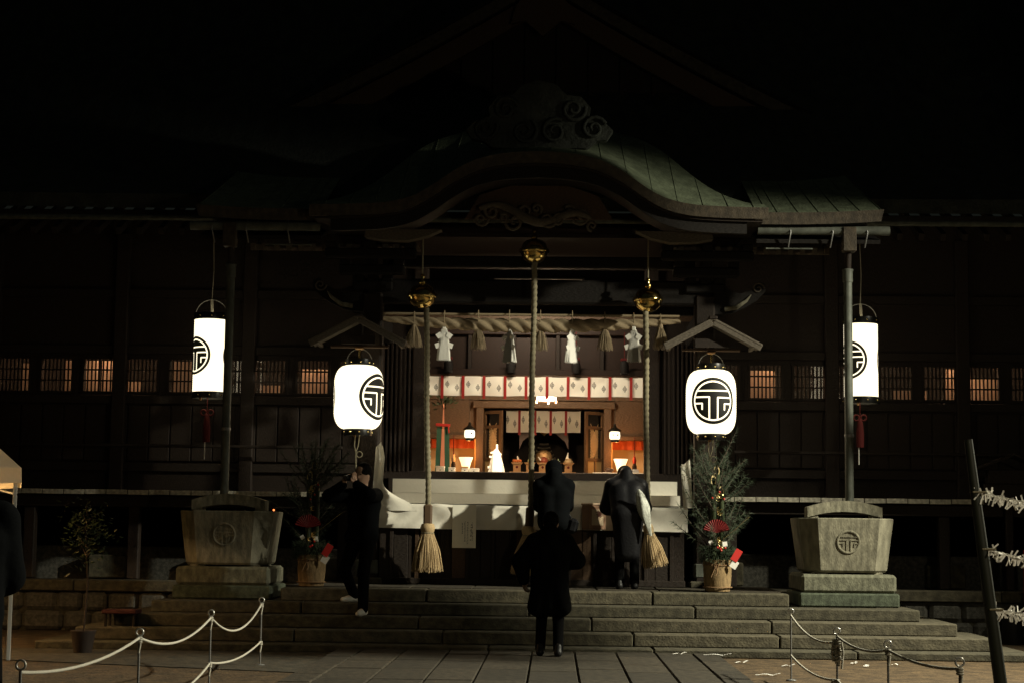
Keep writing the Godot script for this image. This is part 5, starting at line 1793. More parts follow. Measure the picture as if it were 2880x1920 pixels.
# ---------------------------------------------------------------- rope barriers
func rope_run(called: String, label: String, a: Vector3, b: Vector3, sag: float) -> void:
	var m := MB.new()
	var pts := []
	for i in 60:
		var t := i / 59.0
		pts.append(a.lerp(b, t) + Vector3(0, -sag * 4.0 * t * (1.0 - t), 0))
	m.tube(pts, 0.0105, 8, true, 3, 0.05, 0.15)
	var o := single(called, m.mesh(), mats.rope_white, label, "rope", Vector3.ZERO, "white ropes between the barrier posts")
	var kn := MB.new()
	for q in 3:
		kn.tube(arc(b + Vector3(0, -0.015 * q, 0), 0.016, 0, TAU, 10, Vector3.RIGHT, Vector3.BACK), 0.009, 5, false)
	kn.tube([b, b + Vector3(0.01, -0.05, 0.01), b + Vector3(0.0, -0.11, 0.015)], 0.009, 5)
	part("knot", kn.mesh(), mats.rope_white, o)

func rope_barriers() -> void:
	var posts := [[Vector3(-2.85, 0, 2.02), "thin ring-topped barrier post nearest the steps, on the tent side of the path"], [Vector3(-2.82, 0, 4.92), "ring-topped barrier post with a dangling knot, second from the steps on the tent side"], [Vector3(-2.76, 0, 7.88), "ring-topped barrier post third from the steps on the tent side"], [Vector3(-2.68, 0, 10.98), "ring-topped barrier post farthest from the steps on the tent side"],
		[Vector3(2.61, 0, 2.99), "thin ring-topped barrier post nearest the steps, on the side of the paper slips"], [Vector3(2.5, 0, 6.5), "barrier post with tangled rope wound down it"], [Vector3(2.6, 0, 8.1), "ring-topped barrier post between the tangled one and the leaning pole"], [Vector3(2.72, 0, 9.76), "ring-topped barrier post beside the leaning pole of paper fortunes"]]
	var rod := MB.new()
	rod.tube([Vector3(0, 0.0, 0), Vector3(0, 0.655, 0)], 0.0085, 8)
	var ring := MB.new()
	ring.tube(arc(Vector3(0, 0.685, 0), 0.026, 0, TAU, 18), 0.007, 6, false)
	var tip := MB.new()
	tip.lathe([Vector2(0.006, 0), Vector2(0.05, 0.003), Vector2(0.05, 0.012), Vector2(0.008, 0.02)], 16)
	var rm := rod.mesh()
	var gm := ring.mesh()
	var bm := tip.mesh()
	for p in posts:
		var t := thing("barrier_post", p[1], "barrier post", p[0], "ring-topped barrier posts")
		part("rod", rm, mats.steel, t)
		part("ring", gm, mats.chrome, t)
		part("foot_plate", bm, mats.steel, t)
	var h := Vector3(0, 0.645, 0)
	var lo := Vector3(0, 0.2, 0)
	rope_run("barrier_rope", "deeply sagging white rope between the two barrier posts nearest the steps, tent side", posts[1][0] + h, posts[0][0] + h, 0.19)
	rope_run("barrier_rope", "slack white rope between the second and third barrier posts, tent side", posts[2][0] + h, posts[1][0] + h, 0.12)
	rope_run("barrier_rope", "white rope from the third barrier post to the farthest one, tent side", posts[3][0] + h, posts[2][0] + h, 0.07)
	rope_run("barrier_rope", "low white rope between the two barrier posts nearest the steps, tent side", posts[1][0] + Vector3(0, 0.245, 0), posts[0][0] + Vector3(0, 0.25, 0), 0.07)
	rope_run("barrier_rope", "low white rope dropping away from the second barrier post, tent side", posts[2][0] + Vector3(0, 0.22, 0), posts[1][0] + Vector3(0, 0.24, 0), 0.12)
	rope_run("barrier_rope", "white rope from the post nearest the steps to the tangled post", posts[4][0] + h, posts[5][0] + Vector3(0, 0.6, 0), 0.09)
	rope_run("barrier_rope", "white rope from the tangled post to the next post", posts[5][0] + h, posts[6][0] + h, 0.05)
	rope_run("barrier_rope", "white rope from the post after the tangled one to the post beside the leaning pole", posts[6][0] + h, posts[7][0] + h, 0.035)
	rope_run("barrier_rope", "low white rope from the post nearest the steps to the tangled post", posts[4][0] + Vector3(0, 0.25, 0), posts[5][0] + Vector3(0, 0.3, 0), 0.06)
	rope_run("barrier_rope", "low white rope from the tangled post towards the next post", posts[5][0] + Vector3(0, 0.3, 0), posts[6][0] + Vector3(0, 0.1, 0), 0.02)
	var tg := MB.new()
	for q in 9:
		tg.tube(arc(posts[5][0] + Vector3(rng.randfn(0, 0.006), 0.62 - 0.02 * q, 0.0), 0.02 + 0.006 * (q % 3), 0.4 * q, 0.4 * q + 5.8, 12, Vector3(1, 0.25, 0).normalized(), Vector3.BACK), 0.01, 5, false)
	for q in 4:
		tg.tube([posts[5][0] + Vector3(0.02 * (q - 1.5), 0.62, 0.01), posts[5][0] + Vector3(0.03 * (q - 1.5), 0.52, 0.02), posts[5][0] + Vector3(0.022 * (q - 1.5), 0.45 - 0.02 * q, 0.015)], 0.0085, 5)
	for q in 4:
		tg.tube(arc(posts[5][0] + Vector3(-0.02, 0.27 - 0.02 * q, 0.0), 0.025, 0.6 * q, 0.6 * q + 5.0, 10), 0.009, 5, false)
	single("rope_tangle", tg.mesh(), mats.rope_white, "tangle of white rope wound round a barrier post", "rope")

# ---------------------------------------------------------------- things at the edges
func edges() -> void:
	# event tent
	var t := thing("event_tent", "white pitched event tent lit warm at the edge of the court", "tent", Vector3(-7.22, 0, 0.95), "", 0.3)
	var w := 1.35
	var m := MB.new()
	var apex := Vector3(0, 3.3, 0)
	var cs := [Vector3(-w, 2.06, w), Vector3(w, 2.06, w), Vector3(w, 2.06, -w), Vector3(-w, 2.06, -w)]
	for i in 4:
		m.tri(cs[i], cs[(i + 1) % 4], apex)
	var tc: StandardMaterial3D = mats.tent_cloth
	tc.backlight_enabled = true
	tc.backlight = Color(0.4, 0.36, 0.27)
	part("tent_roof", m.mesh(), tc, t)
	for i in 4:
		var a: Vector3 = cs[i]
		var b: Vector3 = cs[(i + 1) % 4]
		var f := func(u: float, v: float) -> Vector3:
			var p: Vector3 = a.lerp(b, u)
			var out: Vector3 = Vector3(p.x, 0, p.z).normalized()
			return p + Vector3(0, -0.16 * v - 0.015 * absf(sin(u * 16.0)) * v, 0) + out * (0.004 + 0.01 * sin(u * 22.0) * v)
		part("valance", sheet(f, 40, 4), tc, t)
		part("leg", bx(Vector3(0.045, 2.0, 0.045), 0.006), mat("tent_leg", Color(0.5, 0.5, 0.47), 0.5), t, a * Vector3(0.96, 0, 0.96) + Vector3(0, 1.0, 0))
		var br := MB.new()
		br.tube([a * 0.96 + Vector3(0, -0.16, 0), a.lerp(b, 0.3) * 0.97 + Vector3(0, 0.02, 0)], 0.012, 6)
		part("brace", br.mesh(), mat("tent_leg", Color(0.5, 0.5, 0.47), 0.5), t)
	var bulb := MB.new()
	bulb.lathe([Vector2(0.001, -0.06), Vector2(0.05, -0.04), Vector2(0.06, 0), Vector2(0.03, 0.06), Vector2(0.001, 0.08)], 14)
	var bn := part("unseen_bulb_lamp", bulb.mesh(), glow("tent_bulb", Color(1.0, 0.82, 0.58), 3.0), t, Vector3(-0.2, 2.35, 0.2))  # unseen bulb, placed to light the tent cloth and nearby ground
	omni(bn, Vector3.ZERO, Color(1.0, 0.80, 0.55), 3.6, 0.05)
	part("lamp_wire", bx(Vector3(0.008, 0.5, 0.008), 0.0), mats.lacquer, t, Vector3(-0.2, 2.66, 0.2))
	var tb := thing("folding_table", "white covered folding table inside the event tent", "table", Vector3(-7.3, 0, 0.8), "", 0.3)
	part("table_top", bx(Vector3(1.6, 0.04, 0.6), 0.006), mats.cloth, tb, Vector3(0, 0.72, 0))
	for q in [Vector3(-0.75, 0.35, 0.25), Vector3(0.75, 0.35, 0.25), Vector3(-0.75, 0.35, -0.25), Vector3(0.75, 0.35, -0.25)]:
		part("leg", bx(Vector3(0.03, 0.7, 0.03), 0.004), mats.steel, tb, q)
	# leafy shrub beside the tent
	var sb := thing("leafy_shrub", "slender leafy shrub in a pot beside the tent leg", "shrub", Vector3(-5.12, 0, 0.6))
	var st := MB.new()
	st.tube([Vector3(0, 0.2, 0), Vector3(0.03, 0.8, 0), Vector3(-0.02, 1.45, 0)], [0.012, 0.01, 0.006], 6)
	for k in 12:
		var a := rng.randf() * TAU
		st.tube([Vector3(0, 1.0 + 0.05 * k, 0), Vector3(sin(a) * 0.16, 1.12 + 0.05 * k, cos(a) * 0.16)], [0.006, 0.003], 5)
	part("stem", st.mesh(), mats.bark, sb)
	var lf := MB.new()
	for k in 420:
		var p := Vector3(rng.randfn(0, 0.14), 1.38 + rng.randfn(0, 0.17), rng.randfn(0, 0.14))
		var d := Vector3(rng.randfn(0, 1), rng.randfn(0, 0.6), rng.randfn(0, 1)).normalized() * 0.035
		var s := d.cross(Vector3(rng.randf(), 1, rng.randf())).normalized() * 0.014
		lf.quad(p - d, p - s, p + d, p + s)
	part("foliage", lf.mesh(), mat("leaf", Color(0.026, 0.04, 0.012), 0.6), sb)
	var pt := MB.new()
	pt.lathe([Vector2(0.1, 0), Vector2(0.14, 0.24), Vector2(0.15, 0.26), Vector2(0.13, 0.26), Vector2(0.001, 0.22)], 18)
	part("pot", pt.mesh(), mat("pot_dark", Color(0.03, 0.02, 0.015), 0.8), sb)
	# low stool by the tent
	var sl := thing("low_stool", "low dark red stool standing beside the shrub and the tent leg", "stool", Vector3(-4.98, 0, -0.6))
	part("seat", bx(Vector3(0.42, 0.05, 0.3), 0.01), mat("stool_red", Color(0.05, 0.012, 0.01), 0.8), sl, Vector3(0, 0.42, 0))
	for q in [Vector3(-0.17, 0.2, 0.1), Vector3(0.17, 0.2, 0.1), Vector3(-0.17, 0.2, -0.1), Vector3(0.17, 0.2, -0.1)]:
		part("leg", bx(Vector3(0.03, 0.4, 0.03), 0.004), mats.wood_beam, sl, q)
	# unseen pine, out of view: crown placed to shade tent-side steps and middle roof
	var pt2 := thing("unseen_pine_tree", "unseen pine tree beside the floodlight, placed to shade the steps and roof", "tree", Vector3(6.81, 0, 1.23))
	var trk := MB.new()
	trk.tube([Vector3(0.79, 0, -1.33), Vector3(0.85, 1.8, -1.36), Vector3(0.78, 3.4, -1.3), Vector3(0.6, 5.0, -0.95), Vector3(0.2, 6.2, -0.25), Vector3(0.0, 8.0, 0.0)], [0.2, 0.17, 0.14, 0.1, 0.07, 0.03], 14)
	for k in 14:
		var a := k * 2.4
		var y := 6.1 + 0.13 * k
		trk.tube([Vector3(0.05, y, -0.1), Vector3(sin(a) * 0.25, y + 0.1, cos(a) * 0.25), Vector3(sin(a) * 0.5, y + 0.3, cos(a) * 0.5)], [0.04, 0.03, 0.012], 7)
	part("trunk", trk.mesh(), mats.bark, pt2)
	var cw := MB.new()
	for c in [[Vector3(0, 7.05, 0), 0.36, 0.6, 900], [Vector3(-0.06, 6.05, 0.14), 0.27, 0.42, 300], [Vector3(0.6, 6.2, 0.9), 0.3, 0.25, 200], [Vector3(0.7, 5.6, 0.6), 0.3, 0.25, 200], [Vector3(0.2, 7.9, 0.1), 0.4, 0.3, 300]]:
		for k in int(c[3]):
			var p: Vector3 = c[0] + Vector3(0.375, 0, -0.927) * rng.randf_range(-1, 1) * c[1] + Vector3(0.927, 0, 0.375) * rng.randfn(0, 0.25) + Vector3(0, rng.randf_range(-1, 1) * c[2], 0)
			var d := Vector3(rng.randfn(0, 1), rng.randf_range(0.0, 1.2), rng.randfn(0, 1)).normalized() * 0.12
			var s := d.cross(Vector3(rng.randf(), 1, rng.randf())).normalized() * 0.035
			cw.quad(p - d, p - s, p + d, p + s)
	part("crown", cw.mesh(), mats.pine, pt2)
	# red pilot lamp under the veranda
	var pl := thing("pilot_lamp", "tiny glowing orange pilot lamp under the veranda beside the shaded stone basin", "lamp", Vector3(-3.76, 1.70, -4.3))
	var pb := MB.new()
	pb.lathe([Vector2(0.001, -0.014), Vector2(0.012, -0.008), Vector2(0.014, 0), Vector2(0.012, 0.008), Vector2(0.001, 0.014)], 10)
	part("lamp_lens", pb.mesh(), glow("pilot_glow", Color(1.0, 0.5, 0.25), 3.0), pl)
	part("lamp_box", bx(Vector3(0.05, 0.06, 0.04), 0.005), mats.lacquer, pl, Vector3(0, 0.01, -0.032))
	omni(pl, Vector3(0, 0, 0.03), Color(1.0, 0.5, 0.25), 0.0004, 0.012)
	# rack of tied paper fortunes on a leaning bamboo pole
	var rk := thing("fortune_rack", "leaning dark bamboo pole strung with rows of tied white paper fortunes", "fortune rack", Vector3(0, 0, 8.0))
	var pm := MB.new()
	pm.tube([Vector3(3.47, 0, 0), Vector3(3.41, 0.42, 0), Vector3(3.3, 1.35, 0), Vector3(3.21, 2.14, 0)], [0.05, 0.048, 0.042, 0.03], 12)
	part("bamboo_pole", pm.mesh(), mat("old_bamboo", Color(0.012, 0.014, 0.0072), 0.6), rk)
	pm = MB.new()
	pm.tube([Vector3(4.75, 0, 0.1), Vector3(4.85, 2.1, 0.1)], [0.05, 0.035], 12)
	part("bamboo_pole", pm.mesh(), mat("old_bamboo", Color(0.012, 0.014, 0.0072), 0.6), rk)
	for row in [[3.255, 1.765, 4.83, 1.55], [3.315, 1.36, 4.81, 1.12], [3.36, 0.935, 4.79, 0.86]]:
		var a := Vector3(row[0], row[1], 0.03)
		var b := Vector3(row[2], row[3], 0.08)
		var s := MB.new()
		s.tube([a, a.lerp(b, 0.5) + Vector3(0, -0.05, 0), b], 0.004, 5)
		part("string", s.mesh(), mats.rope_white, rk)
		var sm := MB.new()
		for k in 120:
			var u := 0.015 + 0.97 * k / 120.0 + rng.randf_range(-0.004, 0.004)
			var p := a.lerp(b, u) + Vector3(0, -0.05 * 4.0 * u * (1.0 - u), 0)
			for e in 2:
				var d := Vector3(rng.randfn(0, 0.55), -1.0 if e == 0 else rng.randf_range(-0.6, 0.9), rng.randfn(0, 0.5)).normalized() * rng.randf_range(0.04, 0.085)
				var wd := d.cross(Vector3(rng.randfn(0, 0.5), 0.2, 1)).normalized() * 0.006
				sm.quad(p - wd, p + wd, p + d + wd, p + d - wd)
			sm.box(p, Vector3(0.014, 0.014, 0.014), Basis(Vector3.UP, k), 0.002)
		var sl2 := part("paper_slips", sm.mesh(), mats.paper, rk)
		sl2.set_meta("kind", "stuff")
		part("binding", bx(Vector3(0.1, 0.014, 0.1), 0.004), mats.hemp, rk, Vector3(row[0] + 0.02, row[1], 0))
	# bin, red cabinet and roofed notice box beyond the rack
	var bi := MB.new()
	bi.lathe([Vector2(0.001, 0), Vector2(0.125, 0), Vector2(0.14, 0.42), Vector2(0.15, 0.43), Vector2(0.15, 0.45), Vector2(0.135, 0.45), Vector2(0.12, 0.05), Vector2(0.001, 0.03)], 24)
	single("dust_bin", bi.mesh(), mats.lacquer, "black open dust bin at the foot of the rubble wall", "bin", Vector3(6.45, 0, -3.35))
	var rc := thing("hydrant_cabinet", "narrow dark red fire cabinet beyond the dust bin", "cabinet", Vector3(6.72, 0.0, -3.3))
	part("cabinet_body", bx(Vector3(0.2, 1.25, 0.2), 0.02), mat("cabinet_red", Color(0.22, 0.012, 0.01), 0.5), rc, Vector3(0, 0.66, 0))
	part("cabinet_door", bx(Vector3(0.15, 0.7, 0.01), 0.004), mats.red_dark, rc, Vector3(0, 0.75, 0.106))
	part("plinth", bx(Vector3(0.22, 0.04, 0.22), 0.004), mats.stone_b, rc, Vector3(0, 0.02, 0))
	var nb := thing("roofed_notice_box", "small roofed wooden notice box on a post beyond the fortune rack", "notice box", Vector3(6.55, 0.70, -4.0))
	part("post", bx(Vector3(0.1, 1.2, 0.1), 0.01), mats.wood_dark, nb, Vector3(0.05, 0.6, 0))
	part("board", bx(Vector3(0.8, 0.3, 0.06), 0.006), mats.wood_beam, nb, Vector3(0.1, 1.33, 0.02))
	for sd in [-1.0, 1.0]:
		part("roof_board", bx(Vector3(0.62, 0.03, 0.4), 0.006), mats.wood_beam, nb, Vector3(0.1 + sd * 0.26, 1.78, 0.0), Basis(Vector3(0, 0, 1), -sd * 0.38))
	part("box_frame", bx(Vector3(0.7, 0.2, 0.2), 0.01), mats.wood_dark, nb, Vector3(0.1, 1.58, 0))
	# scraps of paper on the ground
	var sc := [[2.37, 0.72, 0.3, 0.1], [2.83, 1.14, 0.05, 0.09], [2.45, 2.42, -0.2, 0.16], [3.64, 0.62, 0.4, 0.05], [3.7, 1.05, 0.9, 0.04], [4.09, 0.72, -0.3, 0.06], [2.12, 0.42, -0.2, 0.2], [1.7, 0.3, 0.2, 0.1]]
	for q in sc:
		var f := func(u: float, v: float) -> Vector3:
			return Vector3((u - 0.5) * q[3] * 1.6, 0.004 + 0.018 * absf(sin(u * 5.0 + q[2])) * (0.4 + u), (v - 0.5) * 0.05)
		single("paper_scrap", sheet(f, 10, 2), mats.paper, "curled scrap of white paper lying before the steps", "paper scrap", Vector3(q[0], 0.06 if q[0] < 2.2 else 0.003, q[1]), "paper scraps before the steps", Basis(Vector3.UP, q[2]))

# ---------------------------------------------------------------- people
func nets(bones: Array, cell: float, kk: float) -> ArrayMesh:
	var lo := Vector3(1e9, 1e9, 1e9)
	var hi := -lo
	for b in bones:
		for e in 2:
			var r: float = b[2 + e] + 0.03
			lo = lo.min(b[e] - Vector3(r, r, r))
			hi = hi.max(b[e] + Vector3(r, r, r))
	lo -= Vector3.ONE * cell * 2.0
	var nx := int((hi.x - lo.x) / cell) + 3
	var ny := int((hi.y - lo.y) / cell) + 3
	var nz := int((hi.z - lo.z) / cell) + 3
	var sum := PackedFloat32Array()
	sum.resize(nx * ny * nz)
	var reach := 4.0 / kk
	for b in bones:
		var a: Vector3 = b[0]
		var d: Vector3 = b[1] - a
		var ra: float = b[2]
		var dr: float = b[3] - ra
		var dd := maxf(d.length_squared(), 1e-9)
		var rm := maxf(b[2], b[3]) + reach
		var l: Vector3 = (a.min(b[1]) - Vector3.ONE * rm - lo) / cell
		var u: Vector3 = (a.max(b[1]) + Vector3.ONE * rm - lo) / cell
		for z in range(maxi(0, int(l.z)), mini(nz, int(u.z) + 2)):
			for y in range(maxi(0, int(l.y)), mini(ny, int(u.y) + 2)):
				var base := (z * ny + y) * nx
				for x in range(maxi(0, int(l.x)), mini(nx, int(u.x) + 2)):
					var p := lo + Vector3(x, y, z) * cell - a
					var t := clampf(p.dot(d) / dd, 0.0, 1.0)
					var q := (p - d * t).length() - ra - dr * t
					if q < reach:
						sum[base + x] += exp(-kk * maxf(q, -0.25))
	# the surface is where the sum is 1
	var idx := PackedInt32Array()
	idx.resize(nx * ny * nz)
	idx.fill(-1)
	var m := MB.new()
	var off := [0, 1, nx, nx + 1, nx * ny, nx * ny + 1, nx * ny + nx, nx * ny + nx + 1]
	var edge := [[0, 1], [2, 3], [4, 5], [6, 7], [0, 2], [1, 3], [4, 6], [5, 7], [0, 4], [1, 5], [2, 6], [3, 7]]
	for z in nz - 1:
		for y in ny - 1:
			for x in nx - 1:
				var c := (z * ny + y) * nx + x
				var mask := 0
				for k in 8:
					if sum[c + off[k]] >= 1.0:
						mask |= 1 << k
				if mask == 0 or mask == 255:
					continue
				var acc := Vector3.ZERO
				var cnt := 0
				for e in edge:
					if ((mask >> e[0]) & 1) != ((mask >> e[1]) & 1):
						var fa := -log(maxf(sum[c + off[e[0]]], 1e-4))
						var fb := -log(maxf(sum[c + off[e[1]]], 1e-4))
						var t := clampf(fa / (fa - fb), 0.02, 0.98)
						var pa := Vector3(e[0] & 1, (e[0] >> 1) & 1, (e[0] >> 2) & 1)
						var pb := Vector3(e[1] & 1, (e[1] >> 1) & 1, (e[1] >> 2) & 1)
						acc += pa.lerp(pb, t)
						cnt += 1
				idx[c] = m.v.size()
				m.v.append(lo + (Vector3(x, y, z) + acc / cnt) * cell)
				m.uv.append(Vector2.ZERO)
	m.n.resize(m.v.size())
	var sx := 1
	var sy := nx
	var sz := nx * ny
	for z in range(1, nz - 1):
		for y in range(1, ny - 1):
			for x in range(1, nx - 1):
				var c := (z * ny + y) * nx + x
				var s0 := sum[c] >= 1.0
				for ax in [[sx, sy, sz], [sy, sz, sx], [sz, sx, sy]]:
					var s1: bool = sum[c + ax[0]] >= 1.0
					if s0 == s1:
						continue
					var a := idx[c]
					var b := idx[c - ax[1]]
					var cc := idx[c - ax[1] - ax[2]]
					var d := idx[c - ax[2]]
					if a < 0 or b < 0 or cc < 0 or d < 0:
						continue
					if not s0:
						var sw := b
						b = d
						d = sw
					var nn := (m.v[cc] - m.v[a]).cross(m.v[d] - m.v[b])
					for q in [a, b, cc, d]:
						m.n[q] += nn
					m.ix.append_array([a, cc, b, a, d, cc])
	for k in m.n.size():
		m.n[k] = m.n[k].normalized()
	return m.mesh()

func joint(a: Vector3, b: Vector3, l1: float, l2: float, hint: Vector3) -> Vector3:
	var d := b - a
	var L := minf(d.length(), (l1 + l2) * 0.995)
	var dir := d.normalized()
	var t := (l1 * l1 - l2 * l2 + L * L) / (2.0 * L)
	var hgt := sqrt(maxf(l1 * l1 - t * t, 0.0))
	var side := (hint - dir * hint.dot(dir)).normalized()
	return a + dir * t + side * hgt

func hand(bones: Array, wrist: Vector3, dir: Vector3, side: Vector3) -> void:
	# palm, four fingers of unequal length and a thumb from the side of the palm
	dir = dir.normalized()
	side = (side - dir * side.dot(dir)).normalized()
	var palm := dir.cross(side)
	bones.append([wrist, wrist + dir * 0.05, 0.024, 0.026])
	for f in 4:
		var root := wrist + dir * 0.075 + side * (0.027 - 0.018 * f)
		bones.append([wrist + dir * 0.02 + side * (0.02 - 0.013 * f), root, 0.014, 0.0105])
		var ln: float = [0.03, 0.034, 0.032, 0.024][f]
		var k1 := root + (dir * 0.95 + palm * 0.25).normalized() * ln
		var k2 := k1 + (dir * 0.75 + palm * 0.6).normalized() * ln * 0.75
		var k3 := k2 + (dir * 0.5 + palm * 0.85).normalized() * ln * 0.6
		bones.append([root, k1, 0.0100, 0.0092])
		bones.append([k1, k2, 0.0092, 0.0085])
		bones.append([k2, k3, 0.0085, 0.0075])
	var tr := wrist + dir * 0.025 + side * 0.026
	var t1 := tr + (dir * 0.7 + side * 0.8).normalized() * 0.038
	bones.append([tr, t1, 0.0125, 0.0105])
	bones.append([t1, t1 + (dir * 0.95 + side * 0.2 + palm * 0.3).normalized() * 0.028, 0.0105, 0.009])

# the figure faces -z; S: spec of the pose
func person(label: String, at: Vector3, turn: float, S: Dictionary) -> Node3D:
	var t := thing("person", label, "person", at, "", turn)
	var k: float = S.get("size", 1.0)
	var bend: float = S.get("bend", 0.03)
	var yf: float = S.get("foot_y", [0.0, 0.0])[0]
	var feet: Array = S.get("feet", [Vector3(-0.1, 0, 0), Vector3(0.1, 0, 0)])
	var hip: Vector3 = Vector3(0, 0.90 * k, 0) + S.get("hip", Vector3.ZERO)
	var up := Vector3(0, cos(bend), -sin(bend))
	var fw := Vector3(0, -sin(bend), -cos(bend))
	var waist := hip + up * 0.17 * k
	var chest := hip + up * 0.36 * k
	var neck := hip + up * 0.53 * k + fw * 0.01
	var nod: float = S.get("nod", 0.1)
	var hup := Vector3(0, cos(bend + nod), -sin(bend + nod))
	var hfw := Vector3(0, -sin(bend + nod), -cos(bend + nod))
	var head := neck + hup * 0.17 * k + hfw * 0.02
	var sh := [neck - up * 0.07 * k + Vector3(-0.18, 0, 0) * k, neck - up * 0.07 * k + Vector3(0.18, 0, 0) * k]
	var hands: Array = S.hands
	var body := []
	var coat := []
	var legs := []
	var fat: float = S.get("bulk", 0.02)
	# torso
	for q in [[hip, waist, 0.125, 0.115, 0.07], [waist, chest, 0.115, 0.13, 0.075], [chest, neck - up * 0.06 * k, 0.13, 0.07, 0.08]]:
		for s in [-1.0, 1.0]:
			var o := Vector3(s * q[4] * k, 0, 0)
			body.append([q[0] + o, q[1] + o, (q[2] - 0.03) * k, (q[3] - 0.03) * k])
			coat.append([q[0] + o, q[1] + o, (q[2] - 0.015) * k + fat, (q[3] - 0.015) * k + fat])
	for s in 2:
		body.append([neck - up * 0.05, sh[s], 0.05 * k, 0.05 * k])
		coat.append([neck - up * 0.06, sh[s], 0.055 * k + fat, 0.06 * k + fat])
		var el := joint(sh[s], hands[s], 0.29 * k, 0.26 * k, S.elbow[s])
		var wr: Vector3 = hands[s]
		body.append([sh[s], el, 0.046 * k, 0.036 * k])
		body.append([el, wr, 0.036 * k, 0.026 * k])
		coat.append([sh[s], el, 0.062 * k + fat, 0.055 * k + fat])
		coat.append([el, el.lerp(wr, 0.92), 0.055 * k + fat, 0.042 * k + fat * 0.6])
		var hb := []
		hand(hb, wr, S.hand_dir[s] if S.has("hand_dir") else (wr - el), S.hand_side[s] if S.has("hand_side") else Vector3(0, 1, 0))
		hb.append([wr - (wr - el).normalized() * 0.05, wr, 0.024, 0.024])
		part("hand", nets(hb, 0.005, 260.0), mats.skin, t)
		# legs
		var hj := hip + Vector3((-0.09 if s == 0 else 0.09) * k, -0.03, 0)
		var ank: Vector3 = feet[s] + Vector3(0, 0.085, 0)
		var kn := joint(hj, ank, 0.42 * k, 0.41 * k, S.get("knee", Vector3(0, 0, -1)))
		body.append([hj, kn, 0.08 * k, 0.052 * k])
		body.append([kn, ank, 0.052 * k, 0.036 * k])
		legs.append([hj, kn, 0.093 * k, 0.07 * k])
		legs.append([kn, ank + Vector3(0, 0.0, 0), 0.07 * k, 0.062 * k])
		legs.append([hip, hj, 0.1 * k, 0.095 * k])
		var toe: Vector3 = (S.toe[s] if S.has("toe") else Vector3(0, 0, -1)).normalized()
		body.append([ank, ank + toe * 0.1 + Vector3(0, -0.045, 0), 0.034, 0.03])
		var sb := []
		var f0: Vector3 = feet[s]
		sb.append([f0 - toe * 0.05 + Vector3(0, 0.042, 0), f0 + toe * 0.08 + Vector3(0, 0.038, 0), 0.042, 0.04])
		sb.append([f0 + toe * 0.08 + Vector3(0, 0.036, 0), f0 + toe * 0.17 + Vector3(0, 0.03, 0), 0.04, 0.03])
		sb.append([f0 - toe * 0.04 + Vector3(0, 0.045, 0), f0 - toe * 0.02 + Vector3(0, 0.11, 0), 0.04, 0.042])
		part("shoe", nets(sb, 0.012, 120.0), S.get("shoe", mats.shoe_black), t)
	# neck and head with nose, chin, ears
	body.append([neck - up * 0.03, head, 0.052 * k, 0.055 * k])
	body.append([head - hup * 0.035 * k, head + hup * 0.05 * k, 0.075 * k, 0.088 * k])
	body.append([head - hup * 0.06 * k + hfw * 0.035, head - hup * 0.085 * k + hfw * 0.055, 0.045 * k, 0.03 * k])
	body.append([head + hfw * 0.085 * k, head - hup * 0.025 * k + hfw * 0.103 * k, 0.009, 0.014])
	for s in [-1.0, 1.0]:
		body.append([head + Vector3(s * 0.078 * k, 0, 0) + hup * 0.015, head + Vector3(s * 0.082 * k, 0, 0) - hup * 0.02, 0.014, 0.011])
	part("body", nets(body, 0.02, 90.0), mats.skin, t)
	# face: eyes and mouth
	var fb := MB.new()
	for s in [-1.0, 1.0]:
		fb.lathe([Vector2(0.001, -0.008), Vector2(0.009, -0.004), Vector2(0.011, 0), Vector2(0.009, 0.004), Vector2(0.001, 0.008)], 8, head + hup * 0.012 + hfw * 0.078 * k + Vector3(s * 0.031, 0, 0))
	fb.box(head - hup * 0.055 * k + hfw * 0.088 * k, Vector3(0.04, 0.007, 0.01), Basis(Vector3.RIGHT, 0.0))
	part("face_features", fb.mesh(), mats.hair, t)
	# hair or hood
	var hb2 := []
	hb2.append([head + hup * 0.045 * k - hfw * 0.015, head + hup * 0.055 * k - hfw * 0.02, 0.1 * k, 0.1 * k])
	hb2.append([head - hfw * 0.03 + hup * 0.02, head - hfw * 0.035 - hup * (0.07 if not S.get("long_hair", false) else 0.17), 0.083 * k, 0.06 * k])
	part("hair", nets(hb2, 0.014, 120.0), S.get("hair", mats.hair), t)
	var cap: float = S.get("cap", 0.0)
	if cap > 0.0:
		coat.append([head + hup * 0.03 - hfw * 0.035, head - hup * 0.06 - hfw * 0.04, cap, cap * 0.95])
	if S.get("hood", false):
		coat.append([neck - up * 0.04 - fw * 0.06, neck + up * 0.08 - fw * 0.09, 0.11, 0.085])
		coat.append([neck + Vector3(-0.09, 0.0, 0) - fw * 0.03, neck + Vector3(0.09, 0.0, 0) - fw * 0.03, 0.085, 0.085])
	# coat skirt
	var hem: float = S.get("hem", 0.0)
	if hem > 0.0:
		var fl: float = S.get("flare", 0.03)
		for s in [-1.0, 0.0, 1.0]:
			for z in [-0.05, 0.05]:
				var a := hip + Vector3(s * 0.07 * k, 0, z * 0.4)
				var b: Vector3 = (feet[0] + feet[1]) * 0.5 * 0.6 + hip * 0.4
				b = Vector3(b.x + s * (0.07 * k + fl), hip.y - hem, lerpf(hip.z, b.z, 0.6) + z)
				coat.append([a, b, 0.11 * k + fat * 0.6, 0.085 * k + fat * 0.5])
	part("coat", nets(coat, 0.018, S.get("crisp", 95.0)), S.get("coat", mats.cloth_black), t)
	part("trousers", nets(legs, 0.018, 110.0), S.get("trousers", mats.trousers), t)
	return t

